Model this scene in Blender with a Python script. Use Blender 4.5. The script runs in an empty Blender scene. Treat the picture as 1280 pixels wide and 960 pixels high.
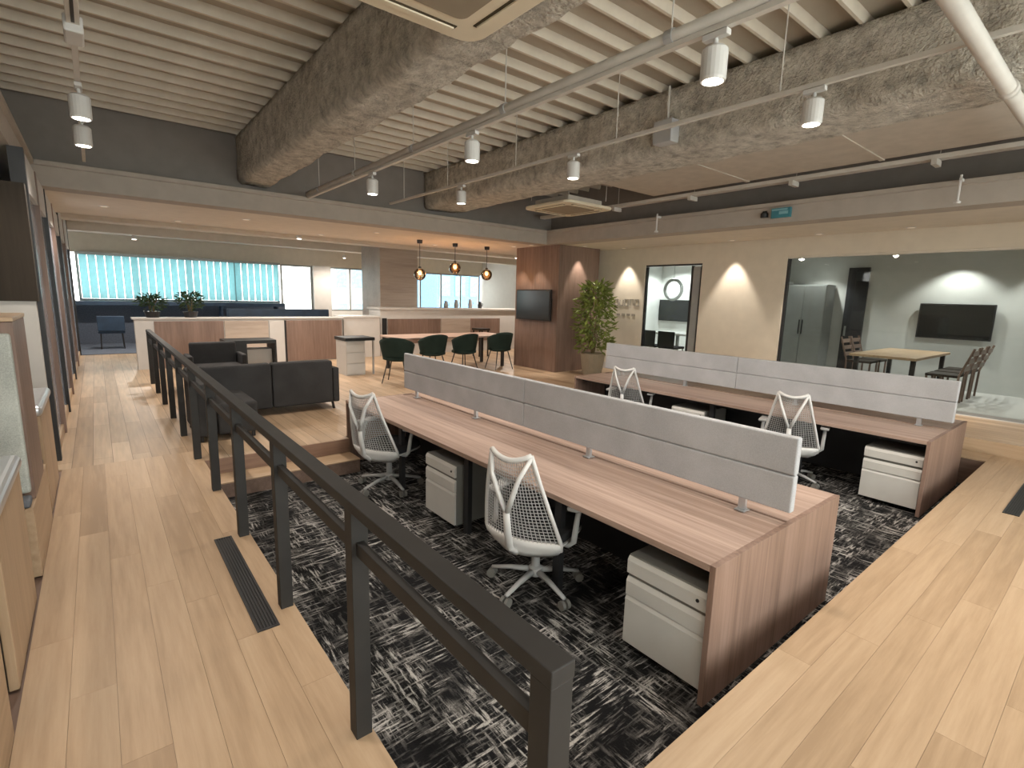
import bpy, bmesh, math, random
from mathutils import Vector, Matrix, noise
R = math.radians
PI = math.pi
random.seed(7)
sc = bpy.context.scene
C = sc.collection

# ------------------------------------------------------------------ camera
F_PX, YAW, PITCH, ROLL = 636.7, 0.682643, 0.168226, -0.026971
CAM_H = 1.6
cam = bpy.data.cameras.new('camera')
cam.sensor_fit = 'HORIZONTAL'; cam.sensor_width = 36.0
cam.lens = F_PX / 1280 * 36.0
cam.clip_start = 0.05; cam.clip_end = 300
camo = bpy.data.objects.new('camera', cam); C.objects.link(camo)
f = Vector((math.sin(YAW)*math.cos(PITCH), math.cos(YAW)*math.cos(PITCH), -math.sin(PITCH)))
r = Vector((math.cos(YAW), -math.sin(YAW), 0)); d = f.cross(r)
r2 = math.cos(ROLL)*r + math.sin(ROLL)*d
d2 = -math.sin(ROLL)*r + math.cos(ROLL)*d
M = Matrix((r2, -d2, -f)).transposed().to_4x4(); M.translation = (0, 0, CAM_H)
camo.matrix_world = M
sc.camera = camo

# ------------------------------------------------------------------ world, exposure
w = bpy.data.worlds.new('world'); sc.world = w; w.use_nodes = True
bg = w.node_tree.nodes['Background']
bg.inputs[0].default_value = (1.0, 0.98, 0.94, 1); bg.inputs[1].default_value = 5.2
sc.view_settings.view_transform = 'Standard'; sc.view_settings.look = 'None'
sc.view_settings.gamma = 1.0; sc.view_settings.use_curve_mapping = False
sc.view_settings.exposure = 0.25
SPOT_W, WASH_W, ROOM_W = 92.0, 105.0, 150.0
SPOT_COL = (1.0, 0.90, 0.79)

# ------------------------------------------------------------------ materials
MATS = {}
def base(name):
    m = bpy.data.materials.new(name); m.use_nodes = True
    nt = m.node_tree; b = nt.nodes['Principled BSDF']
    MATS[name] = m
    return m, nt, b
def N(nt, t, **kw):
    n = nt.nodes.new(t)
    for k, v in kw.items():
        if k in n.inputs.keys(): n.inputs[k].default_value = v
        else: setattr(n, k, v)
    return n
def ramp(nt, stops):
    n = nt.nodes.new('ShaderNodeValToRGB'); e = n.color_ramp.elements
    while len(e) < len(stops): e.new(0.5)
    for i, (p, c) in enumerate(stops):
        e[i].position = p; e[i].color = (*c, 1) if len(c) == 3 else c
    return n
def coords(nt, kind='Object', scale=(1, 1, 1), obj=None):
    t = N(nt, 'ShaderNodeTexCoord'); mp = N(nt, 'ShaderNodeMapping')
    mp.inputs['Scale'].default_value = scale
    nt.links.new(t.outputs[kind], mp.inputs[0])
    return mp
def plain(name, col, rough=0.6, metal=0.0, var=0.08, nscale=6, bump=0.0, bscale=60, spec=0.5):
    m, nt, b = base(name)
    mp = coords(nt, 'Object')
    n = N(nt, 'ShaderNodeTexNoise', Scale=nscale, Detail=4.0)
    nt.links.new(mp.outputs[0], n.inputs['Vector'])
    lo = tuple(c*(1-var) for c in col); hi = tuple(min(1, c*(1+var)) for c in col)
    rp = ramp(nt, [(0.3, lo), (0.7, hi)])
    nt.links.new(n.outputs['Fac'], rp.inputs[0]); nt.links.new(rp.outputs[0], b.inputs['Base Color'])
    b.inputs['Roughness'].default_value = rough; b.inputs['Metallic'].default_value = metal
    b.inputs['Specular IOR Level'].default_value = spec
    if bump:
        n2 = N(nt, 'ShaderNodeTexNoise', Scale=bscale, Detail=5.0)
        nt.links.new(mp.outputs[0], n2.inputs['Vector'])
        bp = N(nt, 'ShaderNodeBump', Strength=bump, Distance=0.02)
        nt.links.new(n2.outputs['Fac'], bp.inputs['Height']); nt.links.new(bp.outputs[0], b.inputs['Normal'])
    return m
def wood(name, cols, axis, rough=0.45, fine=26, rnd=0.15, coarse=3.0, stretch=0.06):
    """grain streaks running along axis; object-random value shift so each plank differs"""
    m, nt, b = base(name)
    s = [1, 1, 1]; s['xyz'.index(axis)] = stretch
    t = N(nt, 'ShaderNodeTexCoord'); oi = N(nt, 'ShaderNodeObjectInfo')
    off = N(nt, 'ShaderNodeVectorMath', operation='SCALE')
    cmb = N(nt, 'ShaderNodeCombineXYZ')
    for k in range(3): nt.links.new(oi.outputs['Random'], cmb.inputs[k])
    nt.links.new(cmb.outputs[0], off.inputs[0]); off.inputs['Scale'].default_value = 37.0
    add = N(nt, 'ShaderNodeVectorMath', operation='ADD')
    nt.links.new(t.outputs['Object'], add.inputs[0]); nt.links.new(off.outputs[0], add.inputs[1])
    mp = N(nt, 'ShaderNodeMapping'); mp.inputs['Scale'].default_value = s
    nt.links.new(add.outputs[0], mp.inputs[0])
    n1 = N(nt, 'ShaderNodeTexNoise', Scale=fine, Detail=6.0, Roughness=0.65)
    n2 = N(nt, 'ShaderNodeTexNoise', Scale=coarse, Detail=3.0)
    nt.links.new(mp.outputs[0], n1.inputs['Vector']); nt.links.new(mp.outputs[0], n2.inputs['Vector'])
    mx = N(nt, 'ShaderNodeMath', operation='MULTIPLY_ADD'); mx.inputs[1].default_value = 0.55
    nt.links.new(n1.outputs['Fac'], mx.inputs[0])
    m2 = N(nt, 'ShaderNodeMath', operation='MULTIPLY'); m2.inputs[1].default_value = 0.45
    nt.links.new(n2.outputs['Fac'], m2.inputs[0]); nt.links.new(m2.outputs[0], mx.inputs[2])
    m3 = N(nt, 'ShaderNodeMath', operation='MULTIPLY_ADD'); m3.inputs[1].default_value = rnd; 
    nt.links.new(oi.outputs['Random'], m3.inputs[0]); nt.links.new(mx.outputs[0], m3.inputs[2])
    rp = ramp(nt, [(0.38+rnd*.3, cols[0]), (0.5+rnd*.5, cols[1]), (0.64+rnd*.7, cols[2])])
    nt.links.new(m3.outputs[0], rp.inputs[0]); nt.links.new(rp.outputs[0], b.inputs['Base Color'])
    b.inputs['Roughness'].default_value = rough
    bp = N(nt, 'ShaderNodeBump', Strength=0.06, Distance=0.01)
    nt.links.new(n1.outputs['Fac'], bp.inputs['Height']); nt.links.new(bp.outputs[0], b.inputs['Normal'])
    return m
OAK = [(0.36, 0.245, 0.15), (0.45, 0.315, 0.20), (0.53, 0.385, 0.255)]
WAL = [(0.30, 0.205, 0.162), (0.43, 0.31, 0.255), (0.55, 0.41, 0.34)]
BRN = [(0.15, 0.095, 0.07), (0.20, 0.13, 0.10), (0.25, 0.165, 0.13)]
wood('oak_y', OAK, 'y'); wood('oak_x', OAK, 'x'); wood('oak_z', OAK, 'z', rnd=0.1)
wood('walnut_y', WAL, 'y', rnd=0.0, fine=34, stretch=0.03); wood('walnut_z_shaded', [(0.17,.108,.082),(0.25,.162,.125),(0.33,.222,.178)], 'z', rnd=0.0, fine=34, stretch=0.03)  # upright walnut is the same wood with shade put into its colour
wood('brown_z', BRN, 'z', rnd=0.0); wood('brown_y', BRN, 'y', rnd=0.0); wood('brown_x', [(.2,.12,.08),(.28,.17,.12),(.34,.22,.155)], 'x', rnd=0.0)
wood('tan_x', [(0.36, 0.29, 0.235), (0.43, 0.35, 0.29), (0.48, 0.40, 0.33)], 'x', rnd=0.0)
wood('dark_z', [(0.018, 0.013, 0.008), (0.026, 0.018, 0.011), (0.035, 0.025, 0.016)], 'z', rnd=0.0, rough=0.8)
# far floor: procedural boards where single boards are too far away to build
def board_floor():
    m, nt, b = base('oak_boards')
    mp = coords(nt, 'Object'); mp.inputs['Rotation'].default_value = (0, 0, R(90))
    br = N(nt, 'ShaderNodeTexBrick')
    br.inputs['Scale'].default_value = 1.0; br.inputs['Brick Width'].default_value = 1.5; br.inputs['Row Height'].default_value = 0.147
    br.inputs['Mortar Size'].default_value = 0.002; br.offset = 0.37
    br.inputs['Color1'].default_value = (*OAK[0], 1); br.inputs['Color2'].default_value = (*OAK[2], 1); br.inputs['Mortar'].default_value = (0.12, .075, .04, 1)
    nt.links.new(mp.outputs[0], br.inputs['Vector'])
    mp2 = coords(nt, 'Object', (1, .06, 1)); n = N(nt, 'ShaderNodeTexNoise', Scale=25.0, Detail=5.0)
    nt.links.new(mp2.outputs[0], n.inputs['Vector'])
    mx = N(nt, 'ShaderNodeMixRGB', blend_type='MULTIPLY'); mx.inputs[0].default_value = 0.5
    rp = ramp(nt, [(0.3, (.6, .6, .6)), (0.7, (1.2, 1.2, 1.2))])
    nt.links.new(n.outputs['Fac'], rp.inputs[0]); nt.links.new(br.outputs['Color'], mx.inputs[1]); nt.links.new(rp.outputs[0], mx.inputs[2])
    nt.links.new(mx.outputs[0], b.inputs['Base Color']); b.inputs['Roughness'].default_value = 0.42
board_floor()
def carpet():
    m, nt, b = base('carpet')
    def streak(sx, sy, lo, hi, sc_):
        mp = coords(nt, 'Object', (sx, sy, 1)); n = N(nt, 'ShaderNodeTexNoise', Scale=sc_, Detail=5.0, Roughness=0.6)
        nt.links.new(mp.outputs[0], n.inputs['Vector'])
        rp = ramp(nt, [(lo, (0, 0, 0)), (hi, (1, 1, 1))]); nt.links.new(n.outputs['Fac'], rp.inputs[0]); return rp
    a = streak(1, 0.13, 0.49, 0.60, 62.0); c = streak(0.13, 1, 0.50, 0.61, 62.0)
    mk = streak(1, 0.45, 0.40, 0.60, 5.0); mk2 = streak(0.45, 1, 0.38, 0.58, 5.5)
    fine = streak(1, 1, 0.3, 0.7, 120.0)
    def mul(p, q):
        n = N(nt, 'ShaderNodeMath', operation='MULTIPLY'); nt.links.new(p.outputs[0], n.inputs[0]); nt.links.new(q.outputs[0], n.inputs[1]); return n
    p = mul(a, mk); q = mul(c, mk2)
    mx = N(nt, 'ShaderNodeMath', operation='MAXIMUM'); nt.links.new(p.outputs[0], mx.inputs[0]); nt.links.new(q.outputs[0], mx.inputs[1])
    z = mul(mx, fine)
    ad = N(nt, 'ShaderNodeMath', operation='MULTIPLY_ADD'); ad.inputs[1].default_value = 0.7
    nt.links.new(mx.outputs[0], ad.inputs[0])
    s3 = N(nt, 'ShaderNodeMath', operation='MULTIPLY'); s3.inputs[1].default_value = 0.6; nt.links.new(z.outputs[0], s3.inputs[0])
    nt.links.new(s3.outputs[0], ad.inputs[2])
    rp = ramp(nt, [(0.0, (0.012, 0.012, 0.013)), (0.45, (0.13, 0.125, 0.12)), (1.0, (0.50, 0.48, 0.46))])
    nt.links.new(ad.outputs[0], rp.inputs[0]); nt.links.new(rp.outputs[0], b.inputs['Base Color'])
    b.inputs['Roughness'].default_value = 0.95; b.inputs['Specular IOR Level'].default_value = 0.1
    bp = N(nt, 'ShaderNodeBump', Strength=0.4, Distance=0.01); nt.links.new(fine.outputs[0], bp.inputs['Height']); nt.links.new(bp.outputs[0], b.inputs['Normal'])
carpet()
def fabric(name, col, rough=0.9, sc_=180, var=0.25):
    m, nt, b = base(name)
    mp = coords(nt, 'Object'); n = N(nt, 'ShaderNodeTexNoise', Scale=sc_, Detail=3.0)
    n2 = N(nt, 'ShaderNodeTexNoise', Scale=4.0, Detail=3.0)
    nt.links.new(mp.outputs[0], n.inputs['Vector']); nt.links.new(mp.outputs[0], n2.inputs['Vector'])
    av = N(nt, 'ShaderNodeMath', operation='ADD'); nt.links.new(n.outputs['Fac'], av.inputs[0]); nt.links.new(n2.outputs['Fac'], av.inputs[1])
    hv = N(nt, 'ShaderNodeMath', operation='MULTIPLY'); hv.inputs[1].default_value = 0.5; nt.links.new(av.outputs[0], hv.inputs[0])
    rp = ramp(nt, [(0.35, tuple(c*(1-var) for c in col)), (0.65, tuple(c*(1+var) for c in col))])
    nt.links.new(hv.outputs[0], rp.inputs[0]); nt.links.new(rp.outputs[0], b.inputs['Base Color'])
    b.inputs['Roughness'].default_value = rough; b.inputs['Specular IOR Level'].default_value = 0.2
    bp = N(nt, 'ShaderNodeBump', Strength=0.25, Distance=0.004); nt.links.new(n.outputs['Fac'], bp.inputs['Height']); nt.links.new(bp.outputs[0], b.inputs['Normal'])
    return m
fabric('screen_grey', (0.44, 0.445, 0.465), var=0.12); fabric('charcoal', (0.045, 0.044, 0.045)); fabric('pale_green', (0.46, 0.48, 0.45))
fabric('seat_black', (0.03, 0.03, 0.032)); fabric('green_fabric', (0.018, 0.03, 0.024)); fabric('cushion_grey', (0.14, 0.15, 0.17))
def emit(name, col, s):
    m, nt, b = base(name)
    b.inputs['Base Color'].default_value = (*col, 1); b.inputs['Emission Color'].default_value = (*col, 1); b.inputs['Emission Strength'].default_value = s
    return m
def glassy(name, tint, fac_rough=0.02, refl=0.12):
    m, nt, b = base(name)
    out = nt.nodes['Material Output']
    tr = N(nt, 'ShaderNodeBsdfTransparent'); tr.inputs[0].default_value = (*tint, 1)
    gl = N(nt, 'ShaderNodeBsdfGlossy'); gl.inputs['Roughness'].default_value = fac_rough
    fr = N(nt, 'ShaderNodeFresnel', IOR=1.45)
    sm = N(nt, 'ShaderNodeMath', operation='MULTIPLY'); sm.inputs[1].default_value = refl/0.04*0.3
    sm.use_clamp = True
    nt.links.new(fr.outputs[0], sm.inputs[0])
    mx = N(nt, 'ShaderNodeMixShader'); nt.links.new(sm.outputs[0], mx.inputs[0]); nt.links.new(tr.outputs[0], mx.inputs[1]); nt.links.new(gl.outputs[0], mx.inputs[2])
    nt.links.new(mx.outputs[0], out.inputs['Surface'])
    return m
glassy('glass', (0.93, 0.96, 0.95), refl=0.08)
glassy('glass_amber', (0.85, 0.55, 0.32), refl=0.3)
def translucent(name, col, t=0.6):
    m, nt, b = base(name)
    out = nt.nodes['Material Output']
    tr = N(nt, 'ShaderNodeBsdfTranslucent'); tr.inputs[0].default_value = (*col, 1)
    df = N(nt, 'ShaderNodeBsdfDiffuse'); df.inputs[0].default_value = (*col, 1)
    n = N(nt, 'ShaderNodeTexNoise', Scale=9.0); mpn = coords(nt, 'Object'); nt.links.new(mpn.outputs[0], n.inputs['Vector'])
    rp = ramp(nt, [(0.3, tuple(c*.9 for c in col)), (0.7, col)]); nt.links.new(n.outputs['Fac'], rp.inputs[0]); nt.links.new(rp.outputs[0], tr.inputs[0])
    mx = N(nt, 'ShaderNodeMixShader'); mx.inputs[0].default_value = 1-t
    nt.links.new(tr.outputs[0], mx.inputs[1]); nt.links.new(df.outputs[0], mx.inputs[2]); nt.links.new(mx.outputs[0], out.inputs['Surface'])
    return m
translucent('blind', (0.46, 0.68, 0.72), 0.75)
plain('wall_cream', (0.68, 0.61, 0.50), 0.85, var=0.03, bump=0.05)
plain('wall_grey', (0.55, 0.55, 0.53), 0.85, var=0.03)
plain('wall_white', (0.72, 0.72, 0.70), 0.85, var=0.02)
plain('soffit', (0.68, 0.62, 0.53), 0.85, var=0.04, bump=0.06)
plain('cornice', (0.42, 0.375, 0.325), 0.85, var=0.05, bump=0.05)
plain('deck', (0.43, 0.385, 0.31), 0.7, var=0.06, nscale=2)
plain('rib_lit', (0.64, 0.58, 0.48), 0.65, var=0.06)  # deck steel made lighter: light caught on the ribs is in the colour
plain('dark_wall', (0.25, 0.225, 0.205), 0.9, var=0.05)
plain('black_metal', (0.022, 0.022, 0.024), 0.45, var=0.15, spec=0.5)
plain('rail_metal', (0.026, 0.0245, 0.0235), 0.6, var=0.15, spec=0.35)
plain('black', (0.008, 0.008, 0.009), 0.5)
plain('white_plastic', (0.62, 0.61, 0.59), 0.4, var=0.03)
plain('chair_white', (0.66, 0.65, 0.64), 0.38, var=0.04)
plain('chair_grey', (0.42, 0.42, 0.42), 0.4, var=0.04)
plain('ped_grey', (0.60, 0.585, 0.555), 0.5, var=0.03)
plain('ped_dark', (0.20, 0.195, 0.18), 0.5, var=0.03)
plain('silver', (0.55, 0.57, 0.60), 0.3, metal=0.7, var=0.03)
plain('pipe', (0.60, 0.57, 0.52), 0.5, var=0.05)
plain('duct', (0.52, 0.465, 0.395), 0.6, var=0.08)
plain('ac_cream', (0.74, 0.66, 0.50), 0.55, var=0.03)
plain('ac_slot', (0.06, 0.045, 0.02), 0.7)
plain('ac_grille', (0.30, 0.25, 0.18), 0.7)
plain('teal', (0.05, 0.22, 0.27), 0.4, var=0.1)
plain('teal_light', (0.22, 0.45, 0.50), 0.4, var=0.1)
plain('leaf', (0.21, 0.26, 0.06), 0.5, var=0.6, nscale=5)
plain('leaf_dark', (0.03, 0.07, 0.025), 0.5, var=0.5, nscale=5)
plain('stem', (0.16, 0.12, 0.05), 0.7)
plain('soil', (0.03, 0.02, 0.015), 0.95)
plain('letter', (0.36, 0.33, 0.28), 0.6)
plain('pale_panel', (0.55, 0.53, 0.505), 0.6, var=0.03)
plain('blue_reflection', (0.36, 0.42, 0.52), 0.12, var=0.1, spec=0.8)  # blue of the reflected windows put into the pane colour
plain('steel_cabinet', (0.33, 0.34, 0.33), 0.35, metal=0.2, var=0.05)
plain('navy', (0.02, 0.045, 0.085), 0.5, var=0.2)
plain('grey_carpet', (0.10, 0.12, 0.16), 0.9, var=0.2, nscale=30)
plain('facade_white', (0.62, 0.66, 0.68), 0.8, var=0.05)
plain('facade_blue', (0.12, 0.27, 0.48), 0.5, var=0.15)
plain('facade_glass', (0.16, 0.3, 0.42), 0.2, var=0.2)
plain('screen_black', (0.010, 0.011, 0.011), 0.16, spec=0.6)
def spray():
    m, nt, b = base('fireproof')
    mp = coords(nt, 'Object')
    n = N(nt, 'ShaderNodeTexNoise', Scale=9.0, Detail=7.0, Roughness=0.7); n2 = N(nt, 'ShaderNodeTexNoise', Scale=45.0, Detail=4.0)
    nt.links.new(mp.outputs[0], n.inputs['Vector']); nt.links.new(mp.outputs[0], n2.inputs['Vector'])
    rp = ramp(nt, [(0.34, (0.36, 0.33, 0.28)), (0.5, (0.60, 0.555, 0.475)), (0.66, (0.78, 0.73, 0.64))])
    nt.links.new(n.outputs['Fac'], rp.inputs[0]); nt.links.new(rp.outputs[0], b.inputs['Base Color'])
    b.inputs['Roughness'].default_value = 0.95
    ad = N(nt, 'ShaderNodeMath', operation='ADD'); nt.links.new(n.outputs['Fac'], ad.inputs[0]); nt.links.new(n2.outputs['Fac'], ad.inputs[1])
    bp = N(nt, 'ShaderNodeBump', Strength=0.9, Distance=0.05); nt.links.new(ad.outputs[0], bp.inputs['Height']); nt.links.new(bp.outputs[0], b.inputs['Normal'])
spray()
emit('lens_on', (1.0, 0.93, 0.82), 9.0); emit('bulb', (1.0, 0.68, 0.36), 6.0); emit('lens_white', (0.95, 1.0, 0.97), 1.0); emit('lens_dim', (0.8, 0.7, 0.58), 0.4)

# ------------------------------------------------------------------ mesh helpers
class MB:
    def __init__(s): s.v = []; s.f = []
    def box(s, x0, x1, y0, y1, z0, z1):
        if x0 > x1: x0, x1 = x1, x0
        if y0 > y1: y0, y1 = y1, y0
        i = len(s.v)
        s.v += [(x0,y0,z0),(x1,y0,z0),(x1,y1,z0),(x0,y1,z0),(x0,y0,z1),(x1,y0,z1),(x1,y1,z1),(x0,y1,z1)]
        s.f += [tuple(i+k for k in q) for q in ((3,2,1,0),(4,5,6,7),(0,1,5,4),(1,2,6,5),(2,3,7,6),(3,0,4,7))]
        return s
    def prism(s, poly, z0, z1):            # poly counter-clockwise in xy
        i = len(s.v); n = len(poly)
        s.v += [(x, y, z0) for x, y in poly] + [(x, y, z1) for x, y in poly]
        s.f += [tuple(i+k for k in reversed(range(n))), tuple(i+n+k for k in range(n))]
        s.f += [(i+k, i+(k+1) % n, i+n+(k+1) % n, i+n+k) for k in range(n)]
        return s
    def extrude(s, prof, axis, a, b):      # closed 2-D profile extruded along an axis
        i = len(s.v); n = len(prof)
        def P(p, t): return {'x': (t, p[0], p[1]), 'y': (p[0], t, p[1]), 'z': (p[0], p[1], t)}[axis]
        s.v += [P(p, a) for p in prof] + [P(p, b) for p in prof]
        s.f += [tuple(i+k for k in reversed(range(n))), tuple(i+n+k for k in range(n))]
        s.f += [(i+k, i+(k+1) % n, i+n+(k+1) % n, i+n+k) for k in range(n)]
        return s
    def tube(s, path, r, n=8, r_end=None, flat=1.0):
        P = [Vector(p) for p in path]; m = len(P); i = len(s.v)
        rr = [r + ((r_end if r_end is not None else r) - r)*k/(m-1) for k in range(m)]
        up = Vector((0.013, 0.027, 1))
        for k in range(m):
            t = (P[min(k+1, m-1)] - P[max(k-1, 0)]).normalized()
            if abs(t.dot(up.normalized())) > 0.97: up = Vector((1, 0.02, 0.01))
            a = t.cross(up).normalized(); b = t.cross(a).normalized(); up = -b
            for q in range(n):
                an = 2*PI*q/n
                s.v.append(tuple(P[k] + a*rr[k]*math.cos(an) + b*rr[k]*flat*math.sin(an)))
        for k in range(m-1):
            for q in range(n):
                s.f.append((i+k*n+q, i+k*n+(q+1) % n, i+(k+1)*n+(q+1) % n, i+(k+1)*n+q))
        s.f.append(tuple(i+q for q in reversed(range(n)))); s.f.append(tuple(i+(m-1)*n+q for q in range(n)))
        return s
    def cyl(s, p0, p1, r, n=16, r_end=None): return s.tube([p0, p1], r, n, r_end)
    def lathe(s, prof, n=20, c=(0, 0), cap=True):
        i = len(s.v); m = len(prof)
        for rr, z in prof:
            for q in range(n):
                a = 2*PI*q/n; s.v.append((c[0]+rr*math.cos(a), c[1]+rr*math.sin(a), z))
        for k in range(m-1):
            for q in range(n):
                s.f.append((i+k*n+q, i+k*n+(q+1) % n, i+(k+1)*n+(q+1) % n, i+(k+1)*n+q))
        if cap:
            s.f.append(tuple(i+q for q in reversed(range(n)))); s.f.append(tuple(i+(m-1)*n+q for q in range(n)))
        return s
    def grid(s, fn, nu, nv, thick=None):   # fn(u,v) -> point, u,v in 0..1 ; optional offset for a closed shell
        i = len(s.v)
        for b in range(nv+1):
            for a in range(nu+1): s.v.append(tuple(fn(a/nu, b/nv)))
        W = nu+1
        for b in range(nv):
            for a in range(nu): s.f.append((i+b*W+a, i+b*W+a+1, i+(b+1)*W+a+1, i+(b+1)*W+a))
        return s
    def build(s, name, mat, parent=None, bevel=0.0, seg=2, smooth=False, solid=0.0, subsurf=0, label=None, kind=None):
        me = bpy.data.meshes.new(name); me.from_pydata(s.v, [], s.f)
        bm = bmesh.new(); bm.from_mesh(me); bmesh.ops.recalc_face_normals(bm, faces=bm.faces[:]); bm.to_mesh(me); bm.free()
        me.materials.append(MATS[mat])
        if smooth:
            for p in me.polygons: p.use_smooth = True
        o = bpy.data.objects.new(name, me); C.objects.link(o)
        if parent: o.parent = parent
        if solid: md = o.modifiers.new('solid', 'SOLIDIFY'); md.thickness = solid; md.offset = 0
        if subsurf: md = o.modifiers.new('sub', 'SUBSURF'); md.levels = subsurf; md.render_levels = subsurf
        if bevel:
            md = o.modifiers.new('bevel', 'BEVEL'); md.width = bevel; md.segments = seg; md.limit_method = 'ANGLE'; md.angle_limit = R(40)
        if label: o['label'] = label
        if kind: o['kind'] = kind
        return o
def box(*a): return MB().box(*a)
def tag(o, label, cat, group=None, kind=None):
    o['label'] = label; o['category'] = cat
    if group: o['group'] = group
    if kind: o['kind'] = kind
    return o
def thing(name, label, cat, loc=(0, 0, 0), rz=0.0, group=None):
    o = bpy.data.objects.new(name, None); C.objects.link(o); o.empty_display_size = 0.1
    o.location = loc; o.rotation_euler = (0, 0, rz)
    return tag(o, label, cat, group)
def struct(name, mb, mat, label, cat, **kw):
    return tag(mb.build(name, mat, **kw), label, cat, kind='structure')
def inst(root, loc, rz, label, group=None):
    def cp(o, par):
        c = o.copy(); C.objects.link(c); c.parent = par
        for ch in [k for k in bpy.data.objects if k.parent == o]: cp(ch, c)
        return c
    c = cp(root, None); c.location = loc; c.rotation_euler = (0, 0, rz); c['label'] = label
    if group: c['group'] = group
    return c
def spot(parent, loc, power, deg=100, blend=0.6, col=SPOT_COL, rad=0.05, rot=(0, 0, 0)):
    l = bpy.data.lights.new('lamp_light', 'SPOT'); l.energy = power; l.spot_size = R(deg); l.spot_blend = blend
    l.color = col; l.shadow_soft_size = rad
    o = bpy.data.objects.new('lamp_light', l); C.objects.link(o); o.parent = parent; o.location = loc; o.rotation_euler = rot
    return o

# ------------------------------------------------------------------ dimensions
XL, XP = -0.36, 0.67           # corridor floor
YN, YF = 0.871, 5.52           # sunken pit, near and far edge
PIT = -0.30
XR = 7.30                      # pit right edge
XW = 9.3                       # meeting-room wall
ZS = 2.73                      # soffit underside
ZC = 3.01                      # cornice top
ZD = 3.80                      # deck
XT0, XT1, YT = -0.45, 7.55, 8.25   # tray ceiling bounds

# ------------------------------------------------------------------ floors
sub = MB().prism([(-1.6, -2.6), (7.7, -2.6), (7.7, YF), (XR, YF), (XR, YN), (XP, YN), (XP, 5.8), (-1.6, 5.8)], PIT-0.05, -0.012)
floor = struct('floor', sub, 'brown_y', 'raised light oak board floor of the corridor and near platform', 'floor')
PL = {}
def plank(axis, x0, x1, y0, y1, z=-0.0, parent=floor):
    L, W = (y1-y0, x1-x0) if axis == 'y' else (x1-x0, y1-y0)
    key = (axis, round(L, 3), round(W, 3))
    if key not in PL:
        g = 0.0005
        o = (box(-W/2+g, W/2-g, -L/2+g, L/2-g, -0.0115, 0) if axis == 'y' else box(-L/2+g, L/2-g, -W/2+g, W/2-g, -0.0115, 0)).build('plank', 'oak_'+axis, parent)
        PL[key] = o.data
    else:
        o = bpy.data.objects.new('plank', PL[key]); C.objects.link(o); o.parent = parent
    o.location = ((x0+x1)/2, (y0+y1)/2, z)
    return o
nW = 7; pw = (XP-XL)/nW
for i in range(nW):
    y = -2.2 - 0.47*((i*5) % 4); 
    while y < 5.8:
        a, b = max(y, -2.4), min(y+1.7, 5.8)
        if b-a > 0.05: plank('y', XL+i*pw, XL+(i+1)*pw, a, b)
        y += 1.7
nR = 9; rh = 0.147
for j in range(nR):
    y1 = YN - j*rh; x = XP - 0.43*((j*7) % 4)
    while x < 7.7:
        a, b = max(x, XP), min(x+1.7, 7.7)
        if b-a > 0.05: plank('x', a, b, y1-rh, y1)
        x += 1.7
for x0, x1 in ((XR, XR+0.2), (XR+0.2, 7.7)):
    for k in range(3): plank('y', x0, x1, YN+k*1.55, YN+(k+1)*1.55)
# lounge floor beyond the pit
lf = MB().prism([(XP, 5.41), (2.07, 5.41), (2.07, YF), (7.7, YF), (7.7, 6.3), (9.29, 6.3), (9.29, 8.6), (13.2, 8.6), (13.2, 18.6), (-2.6, 18.6), (-2.6, 5.8), (XP, 5.8)], PIT-0.05, 0.0)
struct('floor_lounge', lf, 'oak_boards', 'oak board floor of the lounge and the long hall beyond', 'floor')
struct('floor_carpet', box(XP, XR, YN, YF, PIT-0.06, PIT), 'carpet', 'black and grey distressed pattern carpet in the sunken desk area', 'carpet')
st = struct('floor_step', box(XP+.002, 2.07, 5.11, 5.41, PIT, -0.162), 'brown_y', 'wooden step leading down to the sunken carpet', 'step')
for k in range(2):
    plank('x', XP+.002+k*0.70, XP+.002+(k+1)*0.70-0.002, 5.095, 5.395, -0.15, st)
struct('trim_10', box(XP+.002, 2.07, 5.396, 5.4095, -0.161, -0.002), 'brown_x', 'brown wooden riser above the step to the desks', 'trim')
struct('floor_aisle', box(7.7, 9.24, -2.6, 6.3, PIT, 0.15), 'oak_boards', 'raised oak board aisle in front of the meeting rooms', 'floor')
tr = struct('trim_1', box(7.685, 7.7, -2.6, 6.3, 0.0, 0.152), 'oak_y', 'oak riser edge of the raised aisle', 'trim')
struct('floor_meeting', MB().prism([(9.24, -2.6), (12.2, -2.6), (12.2, 8.6), (9.295, 8.6), (9.295, 6.3), (9.24, 6.3)], PIT, 0.15), 'pale_panel', 'pale floor inside the meeting rooms', 'floor')

# ------------------------------------------------------------------ walls
wb = MB().extrude([(-1.6, PIT), (12.2, PIT), (12.2, 3.9), (-1.6, 3.9), (-1.6, 0.35), (-1.2, 0.35), (-1.2, 3.5), (7.2, 3.5), (7.2, 0.35), (-1.6, 0.349)], 'y', -2.7, -2.6)
struct('wall_back', wb, 'wall_cream', 'cream wall closing the office at the near end, opened for added fill daylight', 'wall')
o = struct('fill_window', box(-1.2, 7.2, -2.68, -2.62, 3.44, 3.5), 'steel_cabinet', 'wide window added in the near end wall to let in fill daylight', 'window')  # added window, opens the unseen near wall for fill daylight
box(-1.2, 7.2, -2.68, -2.62, 0.35, 0.41).build('window_frame', 'steel_cabinet', o)
for k in range(8):
    xx = -1.2 + (8.4-.06)*k/7
    box(xx, xx+.06, -2.68, -2.62, 0.41, 3.44).build('mullion', 'steel_cabinet', o)
    if k < 7: box(xx+.06, xx+(8.4-.06)/7, -2.655, -2.648, 0.41, 3.44).build('pane', 'glass', o)
struct('wall_left', box(-1.6, -1.5, -2.6, 6.05, 0, ZS), 'wall_cream', 'cream wall behind the booth seats', 'wall')
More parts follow.
